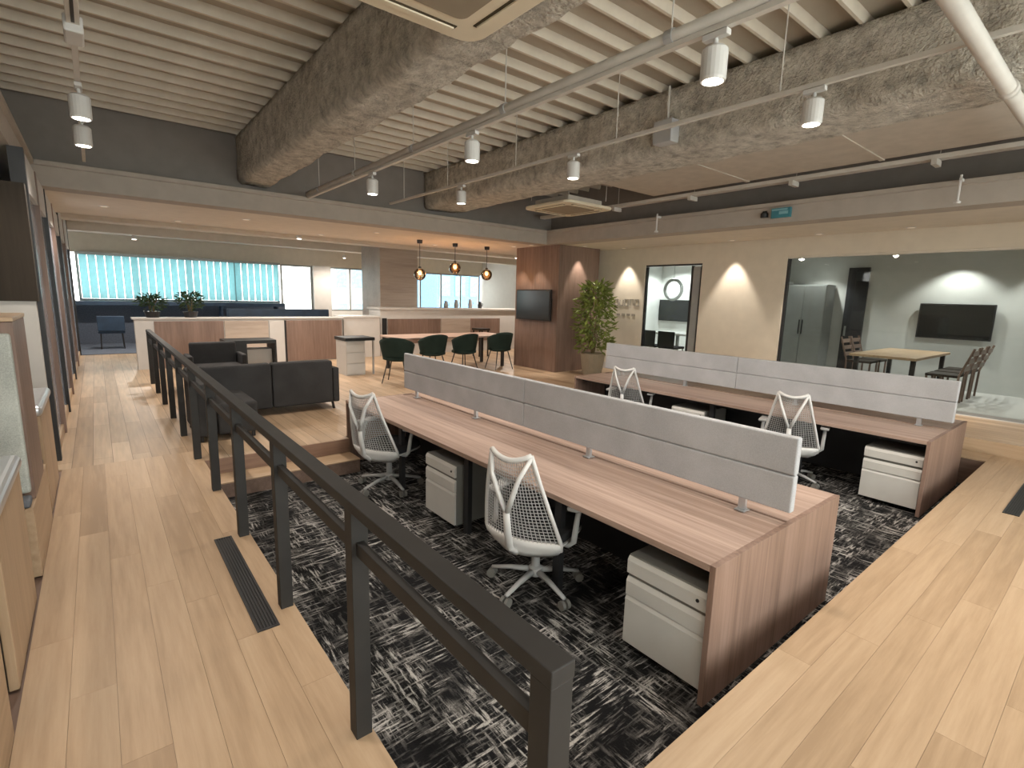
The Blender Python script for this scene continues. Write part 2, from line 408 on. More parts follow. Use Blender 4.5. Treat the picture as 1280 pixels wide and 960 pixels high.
# right wall: piers and lintel around the glazing (opening 1: meeting room, opening 2: small room)
G1a, G1b, G1t = -0.6, 4.04, 2.42
G2a, G2b, G2t = 5.63, 6.98, 2.36
def yz(mb, y0, y1, z0, z1, x0=XW, x1=XW+0.12): return mb.box(x0, x1, y0, y1, z0, z1)
wr = MB().extrude([(-2.6, .15), (G1a, .15), (G1a, G1t), (G1b, G1t), (G1b, .15), (G2a, .15), (G2a, G2t), (G2b, G2t), (G2b, .0), (8.55, 0.0), (8.55, ZS), (-2.6, ZS)], 'x', XW, XW+0.12)
struct('wall_right', wr, 'wall_cream', 'cream wall with the glazed fronts of two meeting rooms', 'wall')
struct('wall_meeting_back', box(12.1, 12.2, -2.6, 5.3, .15, 2.7), 'wall_grey', 'grey back wall of the large meeting room', 'wall')
struct('wall_meeting_side', box(XW+.12, 12.2, 5.3, 5.4, .15, 2.7), 'wall_grey', 'grey partition between the two meeting rooms', 'wall')
struct('wall_room_back', box(12.1, 12.2, 5.4, 8.6, .15, 2.7), 'wall_white', 'white back wall of the small meeting room', 'wall')
struct('wall_room_end', box(XW+.12, 13.3, 8.5, 8.62, 0.0, 2.7), 'wall_white', 'white end wall of the small meeting room', 'wall')
struct('ceiling_meeting', box(XW+.12, 12.2, -2.6, 8.6, 2.62, 2.72), 'wall_grey', 'plain ceiling inside the meeting rooms', 'ceiling')
struct('wall_hall_right', box(13.2, 13.3, 8.6, 18.6, 0, 3.4), 'wall_white', 'side wall at the far end of the hall', 'wall')
# left, beyond the booths
struct('wall_left_cabinet', box(-1.5, XL-0.02, 5.95, 6.08, 1.46, 2.42), 'dark_z', 'dark brown panel wall hanging above the last booth', 'wall')
struct('wall_left_lower', box(-1.5, XL-0.04, 5.97, 6.06, 0, 1.46), 'pale_panel', 'pale lower partition ending the booth row', 'wall')
struct('wall_left_hall', box(-1.0, -0.9, 6.08, 18.6, 0, 3.4), 'wall_white', 'pale wall behind the glass partition of the corridor', 'wall')

# far window wall ----------------------------------------------------------
YW = 18.5; WH = 2.5
sill = 0.95
struct('wall_far_sill', box(5.0, 13.2, YW, YW+0.12, 0, sill), 'wall_white', 'white low wall below the far windows', 'wall')
struct('wall_far_sill_left', box(-0.9, 5.0, YW, YW+0.12, 0, 1.2), 'grey_carpet', 'dark blue grey low wall below the louvred window', 'wall')
struct('wall_far_head', box(-0.9, 13.2, YW, YW+0.12, WH, 3.4), 'soffit', 'beige wall strip above the far windows', 'wall')
struct('wall_far_pier', box(5.95, 6.55, YW-0.1, YW+0.12, 0, WH), 'pale_panel', 'pale grey pier between the far windows', 'wall')
struct('wall_far_pier_right', box(8.05, 9.2, YW-0.05, YW+0.12, sill, WH), 'wall_cream', 'wall pier behind the brown column', 'wall')
def window(name, x0, x1, z0, z1, nm, label):
    fr = MB()
    t = 0.06
    o = struct(name, box(x0, x1, YW+0.03, YW+0.09, z1-t, z1), 'steel_cabinet', label, 'window')
    box(x0, x1, YW+0.03, YW+0.09, z0, z0+t).build('window_frame', 'steel_cabinet', o)
    for k in range(nm+1):
        xx = x0 + (x1-x0-t)*k/nm
        box(xx, xx+t, YW+0.03, YW+0.09, z0+t, z1-t).build('mullion', 'steel_cabinet', o)
    for k in range(nm):
        xa = x0 + (x1-x0-t)*k/nm + t; xb = x0 + (x1-x0-t)*(k+1)/nm
        box(xa, xb, YW+0.055, YW+0.062, z0+t, z1-t).build('pane', 'glass', o)
window('window_1', -0.35, 4.85, 1.2, WH, 4, 'wide far window behind the vertical slats')
window('window_2', 4.9, 5.95, sill, WH, 1, 'bright far window beside the louvred one')
window('window_3', 6.55, 8.05, sill, WH, 2, 'pair of bright far windows left of the brown column')
window('window_4', 9.2, 13.1, sill, WH, 4, 'far windows behind the pendant lamps')
# vertical slat blind
bl = thing('vertical_blind', 'pale blue white vertical slats covering the wide far window', 'blind', (0, YW-0.12, 0))
nS = 27
sl = None
for k in range(nS):
    xx = -0.27 + 5.1*k/nS
    if sl is None:
        sl = box(-0.087, 0.087, -0.004, 0.004, 1.27, WH-0.05).build('slat', 'blind', bl); o = sl
    else:
        o = sl.copy(); C.objects.link(o)
    o.location = (xx+0.08, 0, 0); o.rotation_euler = (0, 0, R(14))
box(-0.33, 4.85, -0.05, 0.12, WH-0.05, WH+0.02).build('head_rail', 'steel_cabinet', bl)
box(-0.33, 4.85, -0.012, 0.012, 1.235, 1.265).build('bottom_rail', 'navy', bl)
# outside
def building(name, x0, x1, y0, y1, z1, mat, nx, nz, label, wm='facade_glass', z0=-6):
    t = thing(name, label, 'building', ((x0+x1)/2, (y0+y1)/2, z0))
    w2, d2_ = (x1-x0)/2, (y1-y0)/2
    box(-w2, w2, -d2_, d2_, 0, z1-z0).build('facade', mat, t)
    cx, cz = (x1-x0)/nx, 2.6
    pr = None
    for i in range(nx):
        for j in range(nz):
            X = -w2 + cx*(i+.5); Z = (z1-z0) - 1.5 - cz*j
            if pr is None: pr = box(-cx*.34, cx*.34, -0.06, 0.02, -.75, .75).build('window', wm, t); o = pr
            else: o = pr.copy(); C.objects.link(o)
            o.location = (X, -d2_, Z)
building('office_block', 13.0, 17.5, 36, 40, 4.2, 'facade_white', 4, 3, 'white building seen through the small bright windows')
building('glass_tower', 19.5, 23.5, 33, 37, 9, 'facade_blue', 3, 5, 'blue building seen through windows behind the pendant lamps')
building('apartment_block', 24.5, 29, 38, 42, 6, 'facade_white', 4, 4, 'pale building right of the blue one outside')

# ------------------------------------------------------------------ ceiling
ceil = struct('ceiling', box(-1.0, 8.1, -2.7, 8.6, ZD, ZD+0.1), 'deck', 'beige profiled steel deck ceiling with exposed ribs', 'ceiling')
rib_lit = None
y = -2.5
while y < 8.4:
    if rib_lit is None:
        rib_lit = MB().extrude([(-0.030, 0), (-0.013, -0.075), (0.013, -0.075), (0.030, 0)], 'x', -1.0, 8.05).build('deck_rib', 'rib_lit', ceil); o = rib_lit
    else:
        o = rib_lit.copy(); C.objects.link(o)
    o.location = (0, y, ZD); y += 0.30
def cornice(name, prof, axis, a, b, label):
    return struct(name, MB().extrude(prof, axis, a, b), 'cornice', label, 'cornice')
cornice('trim_2', [(YT, ZS), (YT+.35, ZS), (YT+.35, ZC), (YT-.03, ZC), (YT-.03, ZC-.05), (YT, ZC-.06)], 'x', -1.5, 13.2, 'beige cornice along the far side of the ceiling recess')
cornice('trim_3', [(XT1, ZS), (XT1+.35, ZS), (XT1+.35, ZC), (XT1-.03, ZC), (XT1-.03, ZC-.05), (XT1, ZC-.06)], 'y', -2.6, YT, 'beige cornice along the meeting room side of the ceiling recess')
cornice('trim_4', [(XT0, ZS), (XT0-.35, ZS), (XT0-.35, ZC), (XT0+.03, ZC), (XT0+.03, ZC-.05), (XT0, ZC-.06)], 'y', -2.6, YT, 'beige cornice along the booth side of the ceiling recess')
struct('wall_upper_far', box(-1.0, 8.0, YT+.2, YT+.32, ZC, ZD), 'dark_wall', 'dark grey brown upper wall above the far cornice', 'wall')
struct('wall_upper_right', box(XT1+.3, XT1+.42, -2.6, YT+.2, ZC, ZD), 'dark_wall', 'dark upper wall above the meeting room cornice', 'wall')
struct('wall_upper_left', box(XT0-.42, XT0-.3, -2.6, YT+.2, ZC, ZD), 'dark_wall', 'dark upper wall above the booths', 'wall')
soff_l = struct('ceiling_booths', box(-1.6, XT0-.35, -2.6, YT+.35, ZS, ZS+.1), 'soffit', 'low beige soffit above the booths', 'ceiling')
soff_r = struct('ceiling_aisle', box(XT1+.35, XW+.12, -2.6, YT, ZS, ZS+.1), 'soffit', 'low beige soffit with downlights over the aisle', 'ceiling')
soff_f = struct('ceiling_lounge', box(-1.6, 13.3, YT+.35, 11.0, ZS, ZS+.1), 'soffit', 'low beige soffit over the dining table', 'ceiling')
struct('ceiling_hall', box(-1.0, 13.3, 11.0, 18.6, 3.35, 3.45), 'duct', 'exposed beige ceiling of the far hall', 'ceiling')
struct('trim_5', box(-0.9, 13.2, 10.95, 11.05, ZS, 3.35), 'soffit', 'edge of the low soffit towards the far hall', 'cornice')
for nm, y0, y1, z0 in (('trim_6', 13.0, 13.45, 2.85), ('trim_7', 15.6, 16.05, 2.85)):
    struct(nm, box(-0.9, 13.2, y0, y1, z0, 3.35), 'soffit', 'ceiling beam crossing the far hall, ' + ('nearer one' if nm == 'trim_6' else 'farther one'), 'beam')

def sprayed_beam(name, x0, x1, z0, z1, label):
    bm = bmesh.new()
    y0, y1, st = -2.5, YT+.18, 0.075
    ny = int((y1-y0)/st)
    prof = []
    def seg(a, b, n):
        for k in range(n): prof.append((a[0]+(b[0]-a[0])*k/n, a[1]+(b[1]-a[1])*k/n))
    c = 0.05
    seg((x0, z1), (x0, z0+c), 9); seg((x0, z0+c), (x0+c, z0), 2); seg((x0+c, z0), (x1-c, z0), 7); seg((x1-c, z0), (x1, z0+c), 2); seg((x1, z0+c), (x1, z1), 9); seg((x1, z1), (x0, z1), 5)
    rings = []
    cxm, czm = (x0+x1)/2, (z0+z1)/2
    for k in range(ny+1):
        yy = y0+(y1-y0)*k/ny; ring = []
        for (x, z) in prof:
            n1 = noise.noise(Vector((x*2.2, yy*2.2, z*2.2))); n2 = noise.noise(Vector((x*9, yy*9, z*9)))
            dd = 0.028*n1 + 0.016*n2
            if z >= z1-0.001: dd = min(dd, 0)*0.3
            v = Vector((x-cxm, 0, z-czm)).normalized()
            ring.append(bm.verts.new((x+v.x*dd, yy, z+v.z*dd)))
        rings.append(ring)
    n = len(prof)
    for k in range(ny):
        for q in range(n): bm.faces.new((rings[k][q], rings[k][(q+1) % n], rings[k+1][(q+1) % n], rings[k+1][q]))
    bm.faces.new(rings[0]); bm.faces.new(list(reversed(rings[-1])))
    bmesh.ops.recalc_face_normals(bm, faces=bm.faces[:])
    me = bpy.data.meshes.new(name); bm.to_mesh(me); bm.free(); me.materials.append(MATS['fireproof'])
    for p in me.polygons: p.use_smooth = True
    o = bpy.data.objects.new(name, me); C.objects.link(o)
    return tag(o, label, 'beam', kind='structure')
sprayed_beam('trim_8', 1.72, 2.15, 3.10, ZD-.075, 'rough fireproofed steel beam nearest the corridor')
sprayed_beam('trim_9', 4.72, 5.40, 3.12, ZD-.075, 'rough fireproofed steel beam between the two desk rows')

# pipes and ducts
def hang(t, x, ys, z0, z1):
    for yy in ys: MB().cyl((x, yy, z0), (x, yy, z1), 0.005, 6).build('hanger_rod', 'pipe', t)
t = thing('ceiling_conduit', 'thick pale conduit crossing the ceiling over the near desk', 'conduit', (2.62, 0, 3.05))
MB().cyl((0, -2.5, 0.0), (0, YT-.04, 0.0), 0.036, 14).build('pipe', 'pipe', t, smooth=True)
box(-0.02, 0.02, -2.5, YT-.05, -0.065, -0.038).build('lighting_rail', 'pipe', t)
for yy in (0.4, 1.9, 3.4, 4.9, 6.4, 7.7): MB().lathe([(0.044, -0.025), (0.044, 0.025)], 14).build('pipe_clamp', 'chair_grey', t).matrix_local = Matrix.Translation((0, yy, 0)) @ Matrix.Rotation(R(90), 4, 'X')
hang(t, 0, (0.4, 1.9, 3.4, 4.9, 6.4, 7.7), 0.03, ZD-.08-3.05)
t = thing('lighting_track', 'thin pale lighting track beside the fireproofed beam over the aisle of desks', 'track', (3.95, 0, 3.1))
box(-0.016, 0.016, -2.5, YT-.05, -0.03, 0.0).build('rail', 'pipe', t)
hang(t, 0, (0.4, 1.9, 3.4, 4.9, 6.4, 7.7), 0.0, ZD-.08-3.1)
t = thing('lighting_track', 'lighting track running above the corridor', 'track', (0.03, 0, 3.08))
box(-0.03, 0.03, -2.5, 4.0, -0.05, 0.0).build('rail', 'pipe', t, bevel=0.004)
box(-0.008, 0.008, -2.5, 3.95, -0.054, -0.049).build('slot', 'black', t)
box(-0.016, 0.016, 4.0, YT-.05, -0.03, 0.0).build('rail', 'pipe', t)
box(-0.045, 0.045, 3.98, 4.2, -0.09, -0.0).build('feed_box', 'white_plastic', t, bevel=0.01)
hang(t, 0, (0.4, 1.9, 3.4, 4.9, 6.4, 7.7), 0.0, ZD-.08-3.08)
t = thing('white_pipe', 'thick white pipe crossing the top right of the ceiling', 'pipe', (0, 0.78, 3.0))
MB().cyl((2.9, 0, 0), (7.5, 0, 0), 0.045, 16).build('pipe', 'pipe', t, smooth=True)
MB().cyl((4.62, 0, 0), (4.7, 0, 0), 0.055, 16).build('coupling', 'pipe', t, smooth=True)
t = thing('air_duct', 'beige rectangular air duct hung along the meeting room side', 'duct', (6.2, 0, 3.30))
box(-0.62, 1.08, -2.4, 5.4, 0, 0.36).build('duct_body', 'duct', t, bevel=0.01)
for yy in (-1.0, 0.6, 2.2, 3.8): box(-0.64, 1.10, yy, yy+0.05, -0.012, 0.372).build('flange', 'duct', t)
t = thing('cable_tray', 'slim pale cable tray hung above the meeting room cornice', 'cable tray', (7.36, 0, 3.22))
box(-0.07, 0.07, -2.5, 8.2, 0, 0.05).build('tray', 'pipe', t, bevel=0.006)
for yy in (0.4, 1.7, 3.2, 4.7, 6.2):
    box(-0.1, 0.1, yy, yy+0.05, -0.06, 0.0).build('bracket', 'pipe', t)
hang(t, 0, (0.4, 1.7, 3.2, 4.7, 6.2), 0.05, ZD-.08-3.22)
# hall ducts
t = thing('hall_duct', 'round beige duct under the far hall ceiling', 'duct', (0, 14.4, 3.175))
MB().cyl((-0.2, 0, 0), (6.2, 0, 0), 0.16, 16).build('duct_body', 'duct', t, smooth=True)
for k in range(4): MB().cyl((0.6+1.6*k, 0, 0), (0.66+1.6*k, 0, 0), 0.175, 16).build('joint_ring', 'pipe', t)
t = thing('junction_box', 'small white box on the fireproofed beam between the desks', 'box', (4.66, 3.35, 3.2))
box(-0.08, 0.06, -0.11, 0.11, -0.02, 0.2).build('cover', 'chair_grey', t, bevel=0.01)
MB().cyl((0, 0, 0.2), (0, 0, 0.53), 0.012, 8).build('conduit', 'pipe', t)

def ac(loc, label, size=0.95, h=0.3):
    t = thing('ceiling_cassette', label, 'air conditioner', loc)
    s = size/2
    def rr(s, r_, n=6):
        out = []
        for cx, cy, a0 in ((s-r_, s-r_, 0), (-s+r_, s-r_, 90), (-s+r_, -s+r_, 180), (s-r_, -s+r_, 270)):
            for k in range(n+1):
                a = R(a0+90*k/n); out.append((cx+r_*math.cos(a), cy+r_*math.sin(a)))
        return out
    MB().prism(rr(s, 0.12), 0, 0.045).build('panel', 'ac_cream', t, bevel=0.012)
    MB().prism(rr(s-0.14, 0.02), 0.045, h).build('casing', 'duct', t)
    for k in range(4):
        o = box(-s*.62, s*.62, s*.74, s*.84, -0.004, 0.002).build('air_slot', 'ac_slot', t); o.rotation_euler = (0, 0, k*PI/2)
        o = box(-s*.6, s*.6, s*.77, s*.83, -0.012, -0.004).build('louvre', 'ac_cream', t); o.rotation_euler = (0, 0, k*PI/2)
    MB().prism(rr(s*.6, 0.05), -0.006, 0.002).build('intake_grille', 'ac_grille', t)
    for sx in (-1, 1):
        for sy in (-1, 1): MB().cyl((sx*(s-.1), sy*(s-.1), h), (sx*(s-.1), sy*(s-.1), ZD-.076-loc[2]), 0.006, 6).build('hanger_rod', 'pipe', t)
    return t
ac((1.28, 2.12, 2.99), 'cream square air conditioning cassette at the top of the picture', 1.0, 0.11)
ac((6.12, 6.2, 3.03), 'cream square air conditioning cassette near the brown pillar', 1.05, 0.14)

# ------------------------------------------------------------------ lamps
def make_spot(name='track_spotlight'):
    t = thing(name, 'spot', 'spotlight')
    # origin at lens plane; body above it
    MB().lathe([(0.062, 0.0), (0.066, 0.012), (0.066, 0.15), (0.05, 0.165)], 20).build('body', 'white_plastic', t, smooth=False)
    MB().lathe([(0.052, -0.002), (0.052, 0.004)], 20).build('lens', 'lens_on', t)
    MB().cyl((0, 0, 0.16), (0, 0, 0.21), 0.012, 10).build('stem', 'white_plastic', t)
    box(-0.022, 0.022, -0.07, 0.07, 0.205, 0.235).build('adapter', 'white_plastic', t, bevel=0.004)
    l = spot(t, (0, 0, -0.012), SPOT_W, 150, 1.0)
    return t
ps = make_spot()
spots = [(2.62, 1.62, 2.745, 'lit white spotlight hanging highest over the near desk, at the picture top'),
         (2.62, 3.85, 2.745, 'lit white spotlight on the thick conduit, middle of its three'),
         (2.62, 5.9, 2.745, 'lit white spotlight on the thick conduit, farthest of its three'),
         (3.95, 1.66, 2.83, 'lit white spotlight on the thin track at right, nearest of its three'),
         (3.95, 3.95, 2.83, 'lit white spotlight on the thin track, middle of its three'),
         (3.95, 6.05, 2.83, 'lit white spotlight on the thin track, farthest of its three'),
         (0.03, 5.15, 2.813, 'lit white spotlight over the corridor, nearer of the two'),
         (0.03, 6.1, 2.813, 'white spotlight over the corridor, farther of the two'),
         (2.62, -0.5, 2.745, 'spotlight on the thick conduit behind the viewpoint'),
         (3.95, -0.5, 2.83, 'spotlight on the thin track behind the viewpoint'),
         (0.03, -0.9, 2.79, 'spotlight over the corridor above the viewpoint'), (0.03, 2.2, 2.79, 'added spotlight brightening the corridor, just above the picture'),  # the second one is added to brighten the corridor floor
         (6.9, -1.2, 2.90, 'spotlight over the platform beside the meeting room aisle')]
for k, (x, y, z, lb) in enumerate(spots):
    if k == 0: ps.location = (x, y, z); ps['label'] = lb; ps['group'] = 'ceiling spotlights'
    else:
        q = inst(ps, (x, y, z), 0, lb, 'ceiling spotlights')
        if x == 3.95:       # heads stay upright; beams tilted and strengthened to brighten the aisle desk
            for ch in bpy.data.objects:
                if ch.parent == q and ch.type == 'LIGHT':
                    ch.rotation_euler = (0, R(-24), 0)
                    if y > 0: ch.data = ch.data.copy(); ch.data.energy = SPOT_W*1.7
def downlight(x, y, z, label, power, deg=62, col=SPOT_COL, mat='lens_dim', grp='recessed downlights'):
    t = thing('downlight', label, 'downlight', (x, y, z), 0, grp)
    MB().lathe([(0.055, -0.006), (0.062, -0.004), (0.062, 0.0)], 20).build('trim_ring', 'white_plastic', t)
    MB().lathe([(0.043, -0.008), (0.043, -0.002)], 20).build('lens', mat, t)
    spot(t, (0, 0, -0.02), power, deg, 0.5, col, 0.03)
for y, lb in ((7.42, 'recessed downlight washing the cream wall above the lettering'), (4.95, 'recessed downlight washing the bare cream wall between the rooms'),
              (3.5, 'recessed downlight above the left end of the big glass front'), (2.3, 'recessed downlight above the middle of the big glass front'), (0.6, 'recessed downlight at the near end of the aisle')):
    downlight(9.08, y, ZS, lb, WASH_W)
downlight(7.42, 9.2, ZS, 'recessed downlight washing the brown pillar above the screen, farther one', WASH_W*.6)
downlight(7.42, 8.6, ZS, 'recessed downlight washing the brown pillar above the screen, nearer one', WASH_W*.6)
downlight(8.3, 7.85, ZS, 'recessed downlight above the leafy plant', WASH_W*.8)
for x, y, lb in ((2.0, 9.4, 'added fill downlight over the sofa end of the lounge'), (4.2, 9.3, 'added fill downlight left of the dining table'), (0.2, 9.6, 'added fill downlight over the corridor beyond the railing'), (6.1, 10.4, 'added fill downlight behind the pendant lamps'), (3.6, 10.6, 'added fill downlight before the low partition'), (1.2, 10.6, 'added fill downlight over the left end of the low partition')):  # downlights added to fill the lounge and hall with light
    downlight(x, y, ZS, lb, ROOM_W*.6, 140)
for x, y, lb in ((0.85, 15.8, 'small lit lamp under the far hall beam at left'), (6.6, 17.2, 'small lit lamp in front of the pale far pier'), (3.6, 12.0, 'added fill lamp above the low partition, hidden behind the soffit'), (9.8, 12.0, 'added fill lamp above the kitchen counter')):  # the last two are added to brighten the hall
    t = thing('hall_lamp', lb, 'lamp', (x, y, 2.75)); MB().lathe([(0.05, 0), (0.06, 0.05), (0.04, 0.1)], 14).build('body', 'white_plastic', t); MB().lathe([(0.045, -0.004), (0.045, 0.003)], 14).build('lens', 'lens_on', t); MB().cyl((0, 0, .1), (0, 0, .60 if y < 13 or y > 17 else .101), 0.012, 8).build('stem', 'white_plastic', t)
    spot(t, (0, 0, -0.03), ROOM_W*1.6, 170, 0.6)
for x, y, lb in ((10.6, 2.4, 'ceiling downlight in the large meeting room over its table'), (11.7, 2.2, 'ceiling downlight washing the wall above the meeting room television'), (11.5, 4.4, 'ceiling downlight in front of the grey cabinet'), (11.7, 0.9, 'ceiling downlight washing the meeting room wall at right')):
    downlight(x, y, 2.62, lb, ROOM_W*.5, 110, (1.0, 1.0, 0.94), 'lens_white')
for x, y, lb in ((10.4, 6.6, 'ceiling downlight just inside the small meeting room'), (11.5, 7.8, 'ceiling downlight at the back of the small meeting room')):
    downlight(x, y, 2.62, lb, ROOM_W*.8, 140, (0.95, 1.0, 0.97), 'lens_white')
for x, y, lb in ((7.42, 5.4, 'small white sprinkler under the cornice above the lettering wall'), (7.42, 1.5, 'small white sprinkler under the cornice at far right')):
    t = thing('sprinkler', lb, 'sprinkler', (x, y, 2.74)); MB().lathe([(0.03, 0.0), (0.034, 0.02), (0.012, 0.035), (0.012, 0.3)], 12).build('head', 'white_plastic', t); box(-0.012, 0.115, -0.012, 0.012, 0.24, 0.27).build('arm', 'white_plastic', t)

# exit sign and camera on the right cornice
t = thing('exit_sign', 'small teal emergency sign on the meeting room cornice', 'sign', (XT1-.012, 3.42, 2.86))
box(-0.04, 0.01, -0.13, 0.13, -0.065, 0.065).build('sign_box', 'teal', t, bevel=0.004)
box(-0.043, -0.04, -0.09, 0.12, 0.03, 0.055).build('light_band', 'teal_light', t)
box(-0.043, -0.04, -0.10, 0.02, -0.02, 0.02).build('pictogram', 'teal_light', t)
t = thing('security_camera', 'small black camera beside the teal sign', 'camera', (XT1-.012, 3.66, 2.82))
MB().lathe([(0.05, 0.0), (0.052, 0.05), (0.03, 0.075)], 14).build('dome', 'black', t)
box(0.0, 0.012, -0.03, 0.03, 0.02, 0.09).build('bracket', 'black', t)

# ------------------------------------------------------------------ railing
rl = thing('railing', 'dark grey metal railing along the corridor above the sunken desks', 'railing', (0.632, 0, 0))
box(-0.032, 0.032, 0.598, 10.43, 0.875, 0.915).build('top_rail', 'rail_metal', rl, bevel=0.003)
box(-0.014, 0.014, 0.63, 10.4, 0.715, 0.765).build('mid_rail', 'rail_metal', rl, bevel=0.002)
pst = None
for k in range(11):
    y = 0.63 + 0.977*k
    if pst is None: pst = box(-0.03, 0.03, -0.03, 0.03, 0.0, 0.8745).build('post', 'rail_metal', rl, bevel=0.002); o = pst
    else: o = pst.copy(); C.objects.link(o)
    o.location = (0, y, 0)

# floor vents
def vent(loc, rz, label, L=1.15, W=0.10):
    t = thing('floor_vent', label, 'floor vent', loc, rz)
    for s in (-1, 1):
        box(s*(W/2-.006)-.006, s*(W/2-.006)+.006, -L/2, L/2, 0.0005, 0.006).build('frame_bar', 'black_metal', t)
        box(-W/2+.012, W/2-.012, s*(L/2-.006)-.006, s*(L/2-.006)+.006, 0.0005, 0.006).build('frame_bar', 'black_metal', t)
    box(-W/2+.012, W/2-.012, -L/2+.012, L/2-.012, 0.0005, 0.0015).build('pit', 'black', t)
    for k in range(5):
        xx = -W/2+.022+(W-.044)*k/4
        box(xx-.004, xx+.004, -L/2+.012, L/2-.012, 0.0015, 0.005).build('slat', 'black_metal', t)
vent((0.513, 3.005, 0), 0, 'black linear floor grille beside the railing posts')
vent((6.1, 0.46, 0), R(90), 'black linear floor grille in the platform at the right edge')

# ------------------------------------------------------------------ desks
def bench(x0, x1, y0, y1, label, side):
    t = thing('bench_desk', label, 'desk', ((x0+x1)/2, (y0+y1)/2, PIT))
    w_, l_ = (x1-x0)/2, (y1-y0)/2
    H = 0.72
    for s in (-1, 1):
        a, b = sorted((s*0.055, s*w_))
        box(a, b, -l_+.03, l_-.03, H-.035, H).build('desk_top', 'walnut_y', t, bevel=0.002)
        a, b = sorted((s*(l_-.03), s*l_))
        box(-w_, w_, a, b, 0, H).build('end_panel', 'walnut_z_shaded', t, bevel=0.002)
    box(-0.05, 0.05, -l_+.03, l_-.03, H-.036, H-.008).build('cable_channel', 'walnut_y', t)
    box(-0.02, 0.02, -l_+.03, l_-.03, 0.06, H-.04).build('spine_panel', 'black_metal', t)
    for yy in (-0.05, 1.1, -1.1):
        for s in (-1, 1): box(s*(w_-.12)-.02, s*(w_-.12)+.02, yy-.03, yy+.03, 0, H-.036).build('leg', 'black_metal', t)
    for s in (-1, 1): box(s*(w_-.17)-.015, s*(w_-.17)+.015, -l_+.03, l_-.03, H-.09, H-.036).build('apron_rail', 'black_metal', t)
    return t
bench(2.08, 3.56, 1.06, 5.50, 'long light walnut bench desk nearest the railing', 0)
bench(5.73, 7.18, 1.06, 5.50, 'long light walnut bench desk by the meeting room aisle', 0)
def screen(x, label):
    t = thing('desk_screen', label, 'screen', (x, 3.27, PIT+0.7205))
    z0, z1, n = 0.075, 0.495, 2
    for half, (a, b) in enumerate(((-2.22, -0.001), (0.001, 2.22))):
        box(-0.011, 0.011, a+.004, b-.004, z0+.004, z1-.004).build('core_board', 'screen_grey', t)
        for k in range(n):
            za, zb = z0+(z1-z0)*k/n, z0+(z1-z0)*(k+1)/n
            box(-0.026, 0.026, a, b, za+.0015, zb-.0015).build('padded_panel', 'screen_grey', t, bevel=0.010, seg=3)
    for yy in (-1.95, -0.75, 0.75, 1.95):
        box(-0.012, 0.012, yy-.02, yy+.02, 0.0, z0+.01).build('foot', 'silver', t)
        box(-0.035, 0.035, yy-.03, yy+.03, 0.0, 0.006).build('foot_plate', 'silver', t)
screen(2.82, 'grey padded fabric divider standing on the nearest desk')
screen(6.455, 'grey padded fabric divider standing on the desk by the aisle')

def make_ped():
    t = thing('drawer_pedestal', 'p', 'pedestal')      # front faces -x ; origin floor centre
    W, D, H = 0.235, 0.26, 0.555
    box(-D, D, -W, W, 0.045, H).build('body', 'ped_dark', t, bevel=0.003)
    zs = [(0.05, 0.325), (0.33, 0.43), (0.455, 0.548)]
    for k, (a, b) in enumerate(zs):
        dw = box(-D-.02, -D-.0005, -W+.002, W-.002, a, b-.022).build('drawer', 'ped_grey', t, bevel=0.002)
        MB().extrude([(-D-.02, b-.0215), (-D-.001, b-.0215), (-D-.001, b), (-D-.006, b)], 'y', -W+.002, W-.002).build('drawer_pull', 'ped_grey', dw)
    MB().cyl((-D-.024, -W+.05, 0.50), (-D-.0195, -W+.05, 0.50), 0.009, 10).build('lock', 'black', dw)
    for sx in (-1, 1):
        for sy in (-1, 1): MB().cyl((sx*(D-.06), sy*(W-.05)-.012, 0.022), (sx*(D-.06), sy*(W-.05)+.012, 0.022), 0.022, 12).build('castor', 'black', t)
    return t
pp = make_ped(); G = 'drawer pedestals under the desks'
peds = [(2.39, 1.335, 'grey drawer pedestal under the near end of the nearest desk'), (2.40, 3.54, 'grey drawer pedestal between the two chairs of the nearest desk'),
        (6.06, 1.335, 'grey drawer pedestal under the near end of the desk by the aisle'), (6.07, 3.54, 'grey drawer pedestal under the middle of the desk by the aisle')]
for k, (x, y, lb) in enumerate(peds):
    if k == 0: pp.location = (x, y, PIT); pp['label'] = lb; pp['group'] = G
    else: inst(pp, (x, y, PIT), 0, lb, G)

